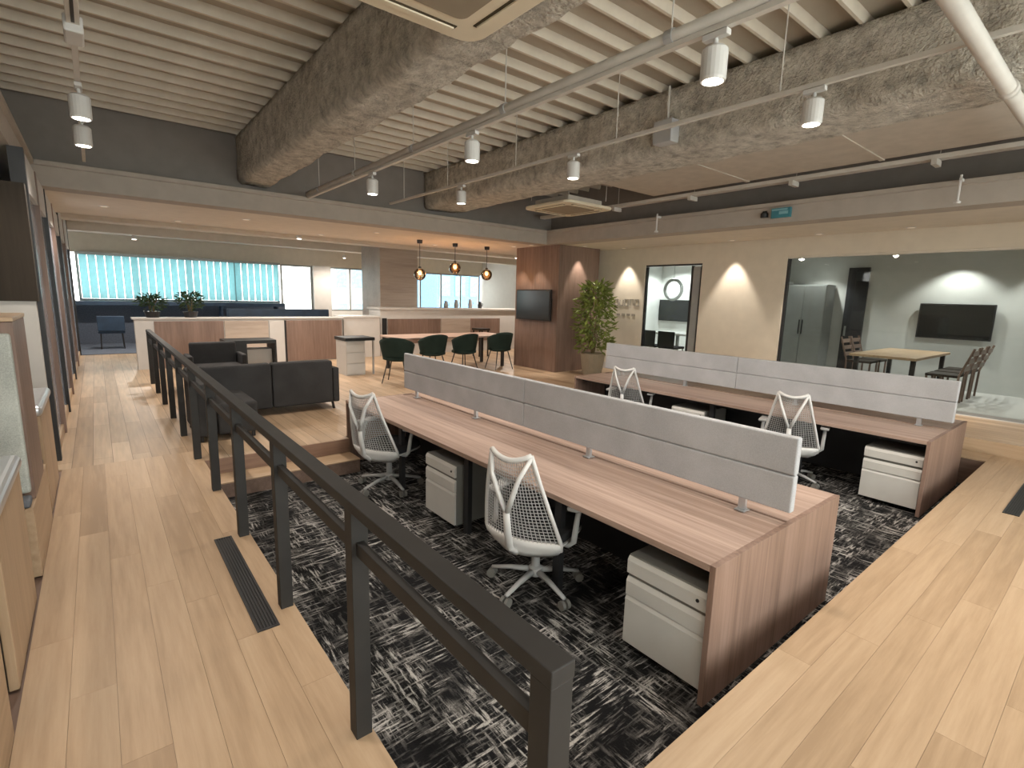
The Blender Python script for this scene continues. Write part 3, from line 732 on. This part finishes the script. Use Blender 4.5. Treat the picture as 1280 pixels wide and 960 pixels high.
# ------------------------------------------------------------------ task chair
def make_chair():
    t = thing('office_chair', 'c', 'chair')            # faces +x
    # five star base
    for k in range(5):
        a = 2*PI*k/5 + 0.5
        o = MB().tube([(0.03, 0, 0.115), (0.17, 0, 0.10), (0.31, 0, 0.07)], 0.024, 10, 0.014, 0.8).build('base_arm', 'chair_grey', t, smooth=True); o.rotation_euler = (0, 0, a); arm = o
        c = MB()
        c.cyl((0.31, -0.03, 0.03), (0.31, -0.008, 0.03), 0.03, 14)
        c.build('castor', 'ped_dark', arm)
        MB().cyl((0.31, 0.008, 0.03), (0.31, 0.03, 0.03), 0.03, 14).build('castor', 'ped_dark', arm)
    MB().lathe([(0.045, 0.085), (0.05, 0.10), (0.045, 0.14), (0.028, 0.15), (0.028, 0.36)], 16).build('gas_column', 'chair_grey', t, smooth=False)
    box(-0.16, 0.14, -0.06, 0.06, 0.355, 0.40).build('tilt_mechanism', 'chair_grey', t, bevel=0.012)
    # seat
    def sf(u, v):
        a = 2*PI*u; 
        return None
    pts = []
    for k in range(28):
        a = 2*PI*k/28; ca, sa = math.cos(a), math.sin(a); e = 0.5
        pts.append((0.02 + 0.245*math.copysign(abs(ca)**e, ca), 0.245*math.copysign(abs(sa)**e, sa)))
    MB().prism(pts, 0.405, 0.462).build('seat', 'seat_black', t, bevel=0.018, seg=3)
    MB().prism([(x*1.02, y*1.02) for x, y in pts], 0.395, 0.4055).build('seat_pan', 'chair_white', t, bevel=0.004)
    # back surface
    def bs(u, v, off=0.0):
        s = 2*u-1
        hw = 0.285*(1-0.53*max(v, 0.0)**1.1)
        if v < 0.14: v_ = max(v, 0.0); hw *= (0.62+0.38*math.sqrt(max(0.0, 1-((0.14-v_)/0.14)**2)))
        z = 0.375 + 0.605*v + 0.035*s*s*(v*1.6-0.5)
        x = -0.275 - 0.055*math.sin(min(1, v*1.15)*PI*0.5) - 0.055*v - off + (0.085*(1-v)+0.03)*s*s
        return Vector((x, s*hw, z))
    NU, NV = 14, 22
    web = MB()
    vlines = 22; hl = 30
    for a in range(1, vlines):
        u0 = a/vlines
        web.tube([bs(u0, v/14*0.96+0.02) for v in range(15)], 0.0026, 4)
    for b in range(1, hl):
        v0 = b/hl
        web.tube([bs(u/10, v0) for u in range(11)], 0.0022, 4)
    web.build('mesh_web', 'chair_grey', t, kind='stuff', label='grey suspended mesh of the chair back')
    side = []
    for s in (0, 1): MB().tube([bs(s, v/14) for v in range(15)], 0.013, 8).build('back_edge', 'chair_white', t, smooth=True)
    MB().tube([bs(u/10, 1.0) for u in range(11)], 0.016, 8).build('crest', 'chair_white', t, smooth=True)
    lip = MB().grid(lambda u, v: bs(u, v*0.17-0.03) , 12, 3)
    lip.build('lower_shell', 'chair_white', t, smooth=True, solid=0.022)
    # Y tower behind the web
    MB().tube([(-0.10, 0, 0.37), (-0.27, 0, 0.36), (-0.345, 0, 0.42), (-0.375, 0, 0.55), (-0.395, 0, 0.68)], 0.030, 10, 0.022, 0.7).build('back_spine', 'chair_white', t, smooth=True)
    for s in (-1, 1):
        e = bs(0.5+0.5*s, 0.985)
        MB().tube([(-0.395, s*0.008, 0.67), (-0.41, s*0.05, 0.78), (-0.415, s*0.09, 0.89), tuple(e)], 0.020, 10, 0.014, 0.8).build('back_fork', 'chair_white', t, smooth=True)
        # arms
        MB().tube([(-0.05, s*0.12, 0.385), (-0.05, s*0.255, 0.385), (-0.06, s*0.29, 0.42), (-0.03, s*0.295, 0.56), (0.0, s*0.295, 0.635)], 0.020, 10, 0.017).build('arm_post', 'chair_grey', t, smooth=True)
        box(-0.11, 0.13, s*0.295-.04, s*0.295+.04, 0.632, 0.66).build('arm_pad', 'chair_grey', t, bevel=0.011, seg=3)
    return t
pc = make_chair(); G = 'mesh-backed office chairs'
chairs = [(2.13, 2.32, R(20), 'white mesh-backed office chair nearest the viewpoint, beside the near pedestal'), (2.13, 4.52, R(24), 'white mesh-backed office chair at the far end of the nearest desk'),
          (5.76, 2.24, R(16), 'mesh-backed office chair at the aisle desk, nearer of its two'), (5.76, 4.42, R(20), 'mesh-backed office chair at the aisle desk, farther of its two')]
for k, (x, y, a, lb) in enumerate(chairs):
    if k == 0: pc.location = (x, y, PIT); pc.rotation_euler = (0, 0, a); pc['label'] = lb; pc['group'] = G
    else: inst(pc, (x, y, PIT), a, lb, G)

# ------------------------------------------------------------------ booths on the left
def bbench(y0, y1, label):
    t = thing('booth_bench', label, 'bench', (0, (y0+y1)/2, 0))
    h = (y1-y0)/2
    box(-1.45, XL, -h, h, 0.0, 0.40).build('base', 'oak_y', t, bevel=0.003)
    for s in (-1, 1):
        a, b = sorted((s*0.335, s*h)); box(-1.44, XL-.01, a, b, 0.401, 0.445).build('seat_cushion', 'cushion_grey', t, bevel=0.012)
        a, b = sorted((s*0.29, s*0.332)); box(-1.44, XL-.012, a, b, 0.45, 1.34).build('back_cushion', 'pale_green', t, bevel=0.014)
    box(-1.45, XL, -0.285, 0.285, 0.401, 1.40).build('back_panel', 'brown_z', t, bevel=0.003)
    box(-1.45, XL+.004, -0.30, 0.30, 1.401, 1.425).build('back_cap', 'oak_x', t, bevel=0.003)
bbench(1.31, 2.34, 'booth bench with oak base at the bottom left corner')
bbench(3.66, 4.56, 'booth bench with brown wooden back between the two booth tables')
def btable(y0, y1, label):
    t = thing('booth_table', label, 'table', (0, (y0+y1)/2, 0)); h = (y1-y0)/2
    box(-1.45, XL+.006, -h, h, 0.70, 0.775).build('table_top', 'silver', t, bevel=0.032, seg=4)
    box(XL-.04, XL-.008, -h+.02, h-.02, 0.0, 0.70).build('end_panel', 'oak_z', t, bevel=0.003)
    box(-1.45, -1.40, -h+.1, h-.1, 0.0, 0.70).build('rear_leg', 'dark_z', t)
    box(-1.395, XL-.041, -h+.02, -h+.05, 0.0, 0.70).build('side_panel', 'dark_z', t)  # dark board added so the gap beside the table reads as shade
btable(2.60, 3.42, 'booth table with silver edge and oak end panel, nearer one')
btable(4.70, 5.60, 'booth table with silver edge and oak end panel, farther one')

# glass partition of the corridor
t = thing('glass_partition', 'glazed partition with dark frames along the corridor, reflected blue painted on its panes', 'partition', (-0.42, 0, 0))
ys = [6.12, 7.3, 8.5, 9.9, 11.5, 13.4, 15.5]
for k, yy in enumerate(ys): box(-0.05, 0.05, yy, yy+.09, 0, ZS if yy < 11 else 3.3).build('frame_post', 'black_metal' if k % 2 == 0 else 'brown_z', t)
for k in range(len(ys)-1):
    box(-0.012, 0.012, ys[k]+.09, ys[k+1], 0.1, 2.4).build('pane', 'blue_reflection', t)
    box(-0.03, 0.03, ys[k]+.09, ys[k+1], 0, 0.1).build('bottom_rail', 'oak_y', t)
    box(-0.04, 0.04, ys[k]+.09, ys[k+1], 2.4, ZS if ys[k] < 10 else 3.3).build('top_panel', 'pale_panel', t)

# ------------------------------------------------------------------ lounge
t = thing('sofa', 'charcoal two seat sofa seen from behind', 'sofa', (1.68, 7.4, 0))
for s in (-1, 1):
    a, b = sorted((s*0.004, s*0.78))
    box(a, b, -0.45, -0.27, 0.10, 0.68).build('back', 'charcoal', t, bevel=0.025, seg=3)
    box(a, b, -0.265, 0.45, 0.12, 0.42).build('seat_cushion', 'charcoal', t, bevel=0.03, seg=3)
    a, b = sorted((s*0.785, s*0.87)); box(a, b, -0.45, 0.45, 0.10, 0.58).build('armrest', 'charcoal', t, bevel=0.02)
    for yy in (-0.4, 0.4): MB().cyl((s*0.8, yy, 0), (s*0.78, yy, 0.10), 0.018, 10).build('leg', 'black_metal', t)
t = thing('sofa', 'dark sofa section standing behind the railing posts', 'sofa', (1.0, 6.35, 0))
box(-0.29, -0.10, -0.3, 0.55, 0.06, 0.62).build('back', 'charcoal', t, bevel=0.025, seg=3)
box(-0.095, 0.30, -0.3, 0.55, 0.06, 0.40).build('seat_cushion', 'charcoal', t, bevel=0.03, seg=3)
for sx in (-.25, .25):
    for sy in (-.25, .5): MB().cyl((sx, sy, 0), (sx, sy, 0.06), 0.02, 10).build('leg', 'black_metal', t)
t = thing('armchair', 'dark armchair beyond the sofa at the lounge left', 'armchair', (1.45, 9.3, 0))
box(-0.34, 0.34, -0.05, 0.35, 0.12, 0.40).build('seat_cushion', 'charcoal', t, bevel=0.03)
box(-0.34, 0.34, 0.355, 0.47, 0.12, 0.74).build('back', 'charcoal', t, bevel=0.03)
for s in (-1, 1):
    a, b = sorted((s*0.345, s*0.42)); box(a, b, -0.05, 0.47, 0.12, 0.56).build('armrest', 'charcoal', t, bevel=0.02)
    for yy in (0.0, 0.4): MB().cyl((s*0.36, yy, 0), (s*0.34, yy, 0.12), 0.016, 8).build('leg', 'black_metal', t)
t = thing('console_table', 'black framed open console between lounge and hall', 'table', (2.15, 10.5, 0))
box(-0.42, 0.42, -0.3, 0.3, 0.64, 0.70).build('table_top', 'black', t)
box(-0.42, -0.08, -0.28, 0.28, 0.02, 0.638).build('cabinet', 'black', t)
box(0.39, 0.42, -0.3, 0.3, 0.0, 0.639).build('side_panel', 'black', t)
box(-0.075, 0.385, -0.1, 0.28, 0.05, 0.52).build('storage_box', 'pale_panel', t, bevel=0.01)
t = thing('coffee_table', 'low table with small items in front of the sofa', 'table', (1.9, 8.45, 0))
box(-0.45, 0.45, -0.28, 0.28, 0.33, 0.36).build('table_top', 'black_metal', t)
for sx in (-1, 1):
    for sy in (-1, 1): MB().cyl((sx*.4, sy*.24, 0), (sx*.4, sy*.24, 0.33), 0.012, 8).build('leg', 'black_metal', t)

# low partition wall with panels
t = thing('low_partition', 'white topped low partition clad in brown and tan panels', 'partition', (0, 12.3, 0))
box(0.54, 4.62, 0.0, 0.26, 0, 0.985).build('core', 'pale_panel', t)
box(0.50, 4.66, -0.03, 0.29, 0.986, 1.02).build('cap', 'pale_panel', t, bevel=0.004)
for a, b, m in ((0.85, 2.06, 'brown_z'), (2.08, 2.94, 'tan_x'), (2.96, 3.28, 'pale_panel'), (3.32, 4.6, 'brown_z')):
    box(a, b, -0.025, -0.0005, 0.02, 0.95).build('panel', m, t, bevel=0.003)
box(3.285, 3.315, -0.04, -0.0005, 0.0, 0.95).build('post', 'black', t)
def bush(name, loc, label, mat, n, rx, rz, pot, seed, z0=0.2, lf=0.12):
    t = thing(name, label, 'plant', loc)
    MB().lathe([(pot*.75, 0), (pot, z0), (pot*.93, z0)], 16).build('pot', 'black_metal' if 'planter' in name else 'ac_grille', t)
    MB().lathe([(pot*.9, z0-.02), (pot*.9, z0-.004)], 14).build('soil', 'soil', t)
    rnd = random.Random(seed)
    stems = 6
    for k in range(stems):
        a = 2*PI*k/stems; MB().tube([(0.03*math.cos(a), 0.03*math.sin(a), z0-.01), (rx*.3*math.cos(a), rx*.3*math.sin(a), z0+rz*.5), (rx*.55*math.cos(a), rx*.55*math.sin(a), z0+rz*.95)], 0.010, 6, 0.004).build('stem', 'stem', t)
    m = MB()
    for k in range(n):
        a = rnd.uniform(0, 2*PI); h = rnd.random()**.8; rr = rx*math.sqrt(rnd.random())*(0.55+0.6*math.sin(PI*min(1, h*0.85+.12)))
        p = Vector((rr*math.cos(a), rr*math.sin(a), z0+0.05+h*rz))
        dr = Vector((math.cos(a)*rnd.uniform(.3, 1), math.sin(a)*rnd.uniform(.3, 1), rnd.uniform(-.7, .6))).normalized()
        sd = dr.cross(Vector((rnd.uniform(-.3, .3), rnd.uniform(-.3, .3), 1))).normalized(); L = lf*rnd.uniform(.7, 1.3); nn = dr.cross(sd)*L*.12
        i = len(m.v)
        m.v += [tuple(p), tuple(p+dr*L*.5+sd*L*.2-nn*.5), tuple(p+dr*L), tuple(p+dr*L*.5-sd*L*.2-nn*.5), tuple(p+dr*L*.5+nn)]
        m.f += [(i, i+1, i+4), (i+1, i+2, i+4), (i+2, i+3, i+4), (i+3, i, i+4)]
    m.build('foliage', mat, t, kind='stuff')
    return t
bush('planter_shrub', (0.85, 12.42, 1.02), 'dark green plant on the low partition, left one', 'leaf_dark', 240, 0.19, 0.28, 0.14, 3, 0.12, 0.10)
bush('planter_shrub', (1.50, 12.42, 1.02), 'dark green plant with taller sprigs on the low partition, right one', 'leaf_dark', 240, 0.19, 0.34, 0.14, 4, 0.12, 0.10)

# small desk with drawers
t = thing('side_desk', 'small desk with dark top and white drawers left of the dining table', 'desk', (3.98, 9.95, 0))
box(-0.30, 0.30, -0.3, 0.3, 0.68, 0.74).build('desk_top', 'black', t)
box(-0.28, 0.10, -0.27, 0.27, 0.0, 0.679).build('cabinet', 'pale_panel', t)
for k in range(3): box(-0.27, 0.09, -0.285, -0.2705, 0.03+.215*k, 0.225+.215*k).build('drawer', 'white_plastic', t, bevel=0.003)
for yy in (-.26, .26): box(0.26, 0.29, yy-.015, yy+.015, 0, 0.679).build('leg', 'chair_grey', t)

# dining table and shell chairs
t = thing('dining_table', 'long light wood dining table under the pendant lamps', 'table', (6.1, 9.85, 0))
box(-1.4, 1.4, -0.5, 0.5, 0.695, 0.73).build('table_top', 'walnut_y', t, bevel=0.004)
for sx in (-1, 1):
    for sy in (-1, 1): box(sx*1.25-.03, sx*1.25+.03, sy*.42-.03, sy*.42+.03, 0, 0.694).build('leg', 'black_metal', t)
    box(sx*1.25-.02, sx*1.25+.02, -0.385, 0.385, 0.63, 0.694).build('cross_bar', 'black_metal', t)
def make_shell():
    t = thing('dining_chair', 's', 'chair')      # faces +y
    def sh(u, v):
        a = PI + (u)*PI            # wraps round the back from +x... side to side
        rr = 0.25 + 0.06*v
        hgt = 0.44 + v*(0.40 - 0.14*abs(2*u-1)**2)
        return (rr*1.0*math.cos(a), rr*0.95*math.sin(a)+0.02, hgt)
    MB().grid(sh, 16, 6).build('backrest', 'green_fabric', t, smooth=True, solid=0.03)
    MB().lathe([(0.17, 0.40), (0.26, 0.43), (0.26, 0.47), (0.2, 0.485)], 20).build('seat', 'green_fabric', t, smooth=False)
    for sx in (-1, 1):
        for sy in (-1, 1): MB().cyl((sx*.14, sy*.14, 0.405), (sx*.23, sy*.22, 0.0), 0.013, 8, 0.009).build('leg', 'black_metal', t)
    return t
psx = make_shell(); G = 'dark green dining chairs'
for k, (x, y, a, lb) in enumerate(((4.22, 8.55, R(-40), 'dark green shell chair at the left end of the dining table'), (5.22, 9.0, R(0), 'dark green shell chair, second from the left at the dining table'),
                                   (5.98, 9.0, R(6), 'dark green shell chair, third from the left at the dining table'), (7.0, 9.1, R(-4), 'dark green shell chair nearest the brown pillar'))):
    if k == 0: psx.location = (x, y, 0); psx.rotation_euler = (0, 0, a); psx['label'] = lb; psx['group'] = G
    else: inst(psx, (x, y, 0), a, lb, G)
# pendants
for x, z, lb in ((5.35, 2.03, 'round glass pendant lamp, left of the three over the dining table'), (6.22, 2.20, 'round glass pendant lamp hung highest, middle of the three'), (7.08, 2.10, 'round glass pendant lamp, right of the three next to the pillar')):
    t = thing('pendant_lamp', lb, 'pendant lamp', (x, 9.75, z), 0, 'pendant lamps over the table')
    MB().lathe([(0.055, ZS-z-.07), (0.06, ZS-z-.001)], 16).build('canopy', 'black', t)
    MB().cyl((0, 0, 0.09), (0, 0, ZS-z-.07), 0.006, 8).build('cord', 'black', t)
    MB().lathe([(0.03, 0.08), (0.03, 0.15), (0.015, 0.16)], 12).build('socket', 'black', t)
    MB().lathe([(0.13*math.sin(a), -0.13*math.cos(a)) for a in [PI*k/12 for k in range(1, 11)]], 20, cap=False).build('glass_globe', 'glass_amber', t, smooth=True)
    MB().lathe([(0.04*math.sin(a)+.001, -0.045*math.cos(a)+.03) for a in [PI*k/8 for k in range(0, 9)]], 14).build('bulb', 'bulb', t, smooth=True)
    l = bpy.data.lights.new('bulb_light', 'POINT'); l.energy = 6; l.color = (1, .7, .42); l.shadow_soft_size = 0.05
    o = bpy.data.objects.new('bulb_light', l); C.objects.link(o); o.parent = t; o.location = (0, 0, -0.05)

# kitchen counter
t = thing('kitchen_counter', 'white kitchen counter with wood front behind the dining table', 'counter', (0, 12.5, 0))
box(5.7, 10.5, 0, 0.7, 0.0, 1.20).build('body', 'pale_panel', t)
box(5.66, 10.54, -0.05, 0.75, 1.201, 1.25).build('counter_top', 'pale_panel', t, bevel=0.005)
for a, b, m in ((5.9, 7.5, 'brown_z'), (7.52, 8.5, 'tan_x'), (8.52, 9.6, 'brown_z')): box(a, b, -0.02, -0.0005, 0.3, 0.96).build('panel', m, t, bevel=0.003)
box(5.75, 5.87, -0.03, -0.0005, 0.1, 0.98).build('post', 'black', t)
t = thing('white_counter', 'plain white counter between partition and kitchen counter', 'counter', (0, 12.4, 0))
box(4.7, 5.64, 0, 0.6, 0, 1.0).build('body', 'pale_panel', t); box(4.68, 5.65, -0.02, 0.62, 1.001, 1.04).build('counter_top', 'white_plastic', t, bevel=0.004)
for k, (x, h, m) in enumerate(((7.9, .20, 'steel_cabinet'), (8.25, .24, 'steel_cabinet'), (8.75, .26, 'chair_grey'), (9.1, .20, 'black_metal'))):
    t = thing('counter_jug', ('steel jug', 'tall steel jug', 'grey coffee jug', 'black jug')[k] + ' standing on the kitchen counter', 'jug', (x, 12.85, 1.251))
    MB().lathe([(0.055, 0), (0.07, h*.4), (0.045, h*.8), (0.05, h)], 14).build('body', m, t, smooth=True); MB().tube([(0.06, 0, h*.75), (0.11, 0, h*.7), (0.10, 0, h*.35), (0.065, 0, h*.3)], 0.008, 6).build('handle', m, t)
t = thing('bar_stool', 'small dark stool beside the pillar in front of the counter', 'stool', (8.05, 11.3, 0))
box(-0.18, 0.18, -0.18, 0.18, 0.70, 0.76).build('seat', 'dark_z', t, bevel=0.01)
for sx in (-1, 1):
    for sy in (-1, 1): box(sx*.14-.015, sx*.14+.015, sy*.14-.015, sy*.14+.015, 0, 0.70).build('leg', 'dark_z', t)
# far furniture by the louvred window
t = thing('window_counter', 'dark blue counter below the slatted window', 'counter', (0, 18.1, 0))
box(-0.85, 4.8, -0.25, 0.25, 1.10, 1.2).build('counter_top', 'navy', t)
for x in (-0.6, 1.2, 3.0, 4.6): box(x-.03, x+.03, -0.2, 0.2, 0.0125, 1.10).build('leg', 'navy', t)
t = thing('lounge_chair', 'dark chair at the end of the corridor', 'chair', (0.25, 16.9, 0.0128))
box(-0.28, 0.28, -0.25, 0.25, 0.40, 0.46).build('seat', 'navy', t, bevel=0.02); box(-0.28, 0.28, -0.29, -0.25, 0.461, 0.85).build('backrest', 'navy', t, bevel=0.015)
for sx in (-1, 1):
    for sy in (-1, 1): MB().cyl((sx*.24, sy*.2, 0), (sx*.22, sy*.18, 0.40), 0.014, 8).build('leg', 'black_metal', t)
tag(box(-0.9, 5.5, 15.5, 18.45, 0.0, 0.012).build('rug', 'grey_carpet'), 'blue grey carpet at the end of the corridor', 'carpet')
t = thing('hall_bench', 'long dark bench back below the right end of the slats', 'bench', (3.9, 14.9, 0))
box(-1.3, 1.3, -0.06, 0.06, 0.4, 1.12).build('backrest', 'navy', t, bevel=0.02); box(-1.3, 1.3, 0.065, 0.5, 0.12, 0.42).build('seat', 'navy', t, bevel=0.02)
for sx in (-1, 1): box(sx*1.2-.03, sx*1.2+.03, -0.05, 0.45, 0, 0.12).build('leg', 'black_metal', t)

# columns
struct('wall_column', box(6.4, 7.6, 14.0, 15.3, 0, 3.3), 'tan_x', 'brown clad column in front of the far windows', 'column')
pil = struct('wall_pillar', box(7.72, 8.98, 8.02, 9.45, 0, ZS), 'brown_z', 'brown wood clad pillar carrying a wall screen', 'pillar')
t = thing('wall_television', 'black flat screen mounted on the brown pillar', 'television', (7.72, 8.72, 1.45))
box(-0.10, -0.05, -0.58, 0.58, -0.34, 0.34).build('frame', 'black', t, bevel=0.006)
box(-0.104, -0.1005, -0.55, 0.55, -0.31, 0.31).build('screen', 'screen_black', t)
box(-0.05, 0.0, -0.2, 0.2, -0.15, 0.15).build('wall_bracket', 'black_metal', t)
bush('potted_bamboo', (8.28, 7.44, 0.0), 'leafy yellow green plant in a tan pot before the brown pillar', 'leaf', 760, 0.36, 1.42, 0.27, 11, 0.46, 0.16)

# wall lettering
t = thing('wall_lettering', 'two faint rows of grey lettering on the cream wall beside the small room', 'lettering', (XW-.001, 7.42, 1.5))
xx = 0.34
for k in range(5):
    L = 0.115
    for (a, b, c_, e) in ((0, L, 0.115, 0.135), (0, L, -0.02, 0.0), (0, 0.022, 0.0, 0.115), (L-.022, L, 0.0, 0.115)):
        if (k, a, c_) in ((1, 0, 0.115), (3, 0, -0.02)): continue
        box(-0.012, 0, xx-b, xx-a, c_, e).build('letter_stroke', 'letter', t)
    xx -= 0.14
xx = 0.26
for k in range(4): box(-0.008, 0, xx-.09, xx, -0.24, -0.19).build('letter_stroke', 'letter', t); xx -= 0.14

# ------------------------------------------------------------------ meeting rooms
def glazing(name, y0, y1, z1, posts, label):
    o = struct(name, box(XW+.03, XW+.09, y0, y1, z1-.03, z1), 'soffit' if y1 < 5 else 'black_metal', label, 'window')
    box(XW+.03, XW+.09, y0, y1, .15, .19).build('bottom_rail', 'steel_cabinet', o)
    pts = [y0]+posts+[y1-.04]
    for p in pts: box(XW+.03, XW+.09, p, p+.04, .19, z1-.04).build('window_post', 'black_metal', o)
    for a, b in zip(pts[:-1], pts[1:]): box(XW+.055, XW+.065, a+.04, b, .19, z1-.04).build('pane', 'glass', o)
glazing('window_5', G1a, G1b, G1t, [], 'large frameless glass front of the meeting room')
glazing('window_6', G2a, G2b, G2t, [5.84], 'narrow glazed front with door of the small meeting room')
box(XW+.03, XW+.08, 5.68, 5.83, .20, 2.30).build('door_leaf', 'steel_cabinet', bpy.data.objects['window_6'])
t = thing('wall_television', 'wide black television on the grey meeting room wall', 'television', (12.1, 2.19, 1.38))
box(-0.10, -0.05, -0.53, 0.53, -0.315, 0.315).build('frame', 'black', t, bevel=0.006)
box(-0.104, -0.1005, -0.505, 0.505, -0.29, 0.295).build('screen', 'screen_black', t)
box(-0.05, 0.0, -0.2, 0.2, -0.15, 0.15).build('wall_bracket', 'black_metal', t)
t = thing('steel_cabinet', 'tall grey double door cabinet in the meeting room', 'cabinet', (11.85, 4.62, 0.15))
box(-0.22, 0.22, -0.42, 0.42, 0.03, 1.88).build('body', 'steel_cabinet', t)
for s in (-1, 1):
    a, b = sorted((s*0.004, s*0.415)); dr = box(-0.245, -0.221, a, b, 0.05, 1.86).build('door', 'steel_cabinet', t, bevel=0.003)
    box(-0.262, -0.246, s*0.03-.008, s*0.03+.008, 0.85, 1.15).build('handle', 'black', dr)
box(-0.26, 0.22, 0.43, 0.50, 0.0, 1.95).build('side_strip', 'white_plastic', t); box(-0.2, 0.2, -0.4, 0.4, 0, 0.029).build('plinth', 'black', t)
dj = struct('door_1', box(12.03, 12.095, 3.62, 3.98, .15, 2.38), 'black_metal', 'narrow black door in the meeting room back wall', 'door')
box(12.0, 12.029, 3.90, 3.93, 1.0, 1.2).build('door_handle', 'steel_cabinet', dj)
t = thing('meeting_table', 'light wood meeting table behind the glass front', 'table', (10.6, 2.55, 0.12))
box(-1.05, 1.05, -0.45, 0.45, 0.69, 0.73).build('table_top', 'oak_x', t, bevel=0.004)
for sx in (-1, 1):
    for sy in (-1, 1): box(sx*.9-.03, sx*.9+.03, sy*.38-.03, sy*.38+.03, 0.03, 0.69).build('leg', 'black_metal', t)
def make_slat_chair():
    t = thing('slat_chair', 's', 'chair')     # faces +y
    box(-0.21, 0.21, -0.2, 0.2, 0.42, 0.46).build('seat', 'dark_z', t, bevel=0.01)
    for sx in (-1, 1):
        MB().tube([(sx*.2, -0.2, 0), (sx*.2, -0.21, 0.45), (sx*.2, -0.34, 0.88)], 0.016, 8).build('rear_leg', 'brown_z', t)
        MB().tube([(sx*.19, 0.18, 0), (sx*.19, 0.18, 0.42)], 0.016, 8).build('leg', 'brown_z', t)
    for k in range(3):
        z = 0.56+.12*k; yy = -0.215-0.13*(z-.45)/.43
        box(-0.2, 0.2, yy-.012, yy+.012, z-.035, z+.035).build('back_slat', 'brown_z', t)
    return t
pm = make_slat_chair(); G = 'brown slatted meeting chairs'
for k, (x, y, a, lb) in enumerate(((10.25, 1.88, 0, 'brown slatted chair at the meeting table, nearest the glass'), (10.8, 1.88, 0, 'brown slatted chair at the meeting table, middle of the three'), (11.35, 1.88, 0, 'brown slatted chair at the meeting table, nearest the television wall'),
                                   (11.2, 3.28, PI, 'brown chair on the far side of the meeting table, left one'), (11.72, 3.28, PI, 'brown chair on the far side of the meeting table, right one'))):
    if k == 0: pm.location = (x, y, .15); pm['label'] = lb; pm['group'] = G
    else: inst(pm, (x, y, .15), a, lb, G)
# small room
t = thing('wall_television', 'black television on the white wall of the small room', 'television', (12.1, 8.05, 1.37))
box(-0.08, -0.03, -0.52, 0.42, -0.28, 0.28).build('frame', 'black', t, bevel=0.006); box(-0.084, -0.0805, -0.5, 0.4, -0.26, 0.26).build('screen', 'screen_black', t); box(-0.03, 0, -0.15, 0.15, -0.1, 0.1).build('wall_bracket', 'black_metal', t)
t = thing('ring_lamp', 'ring shaped pendant lamp hanging in the small room', 'lamp', (11.2, 7.52, 1.90))
MB().tube([(0, 0.24*math.cos(2*PI*k/24), 0.24*math.sin(2*PI*k/24)) for k in range(25)], 0.04, 8).build('ring', 'steel_cabinet', t, smooth=True)
MB().cyl((0, 0, 0.27), (0, 0, 0.719), 0.006, 6).build('cord', 'steel_cabinet', t)
t = thing('small_meeting_table', 'white table in the small meeting room', 'table', (10.6, 6.9, 0.15))
box(-0.45, 0.45, -0.6, 0.6, 0.70, 0.74).build('table_top', 'white_plastic', t, bevel=0.004)
MB().lathe([(0.28, 0), (0.28, 0.02), (0.04, 0.03), (0.04, 0.70)], 18).build('pedestal', 'steel_cabinet', t)
for k, (y, lb) in enumerate(((6.62, 'black chair in front of the white table, right one'), (7.12, 'black chair in front of the white table, left one'))):
    t = thing('visitor_chair', lb, 'chair', (9.95, y, 0.15), 0, 'black chairs in the small room')
    box(-0.2, 0.2, -0.21, 0.21, 0.42, 0.47).build('seat', 'seat_black', t, bevel=0.01); box(-0.24, -0.2, -0.21, 0.21, 0.471, 0.80).build('backrest', 'seat_black', t, bevel=0.012)
    for sx in (-1, 1):
        for sy in (-1, 1): MB().cyl((sx*.18, sy*.19, 0), (sx*.17, sy*.18, 0.42), 0.012, 8).build('leg', 'black_metal', t)

try: sc.cycles.use_denoising = True
except Exception: pass
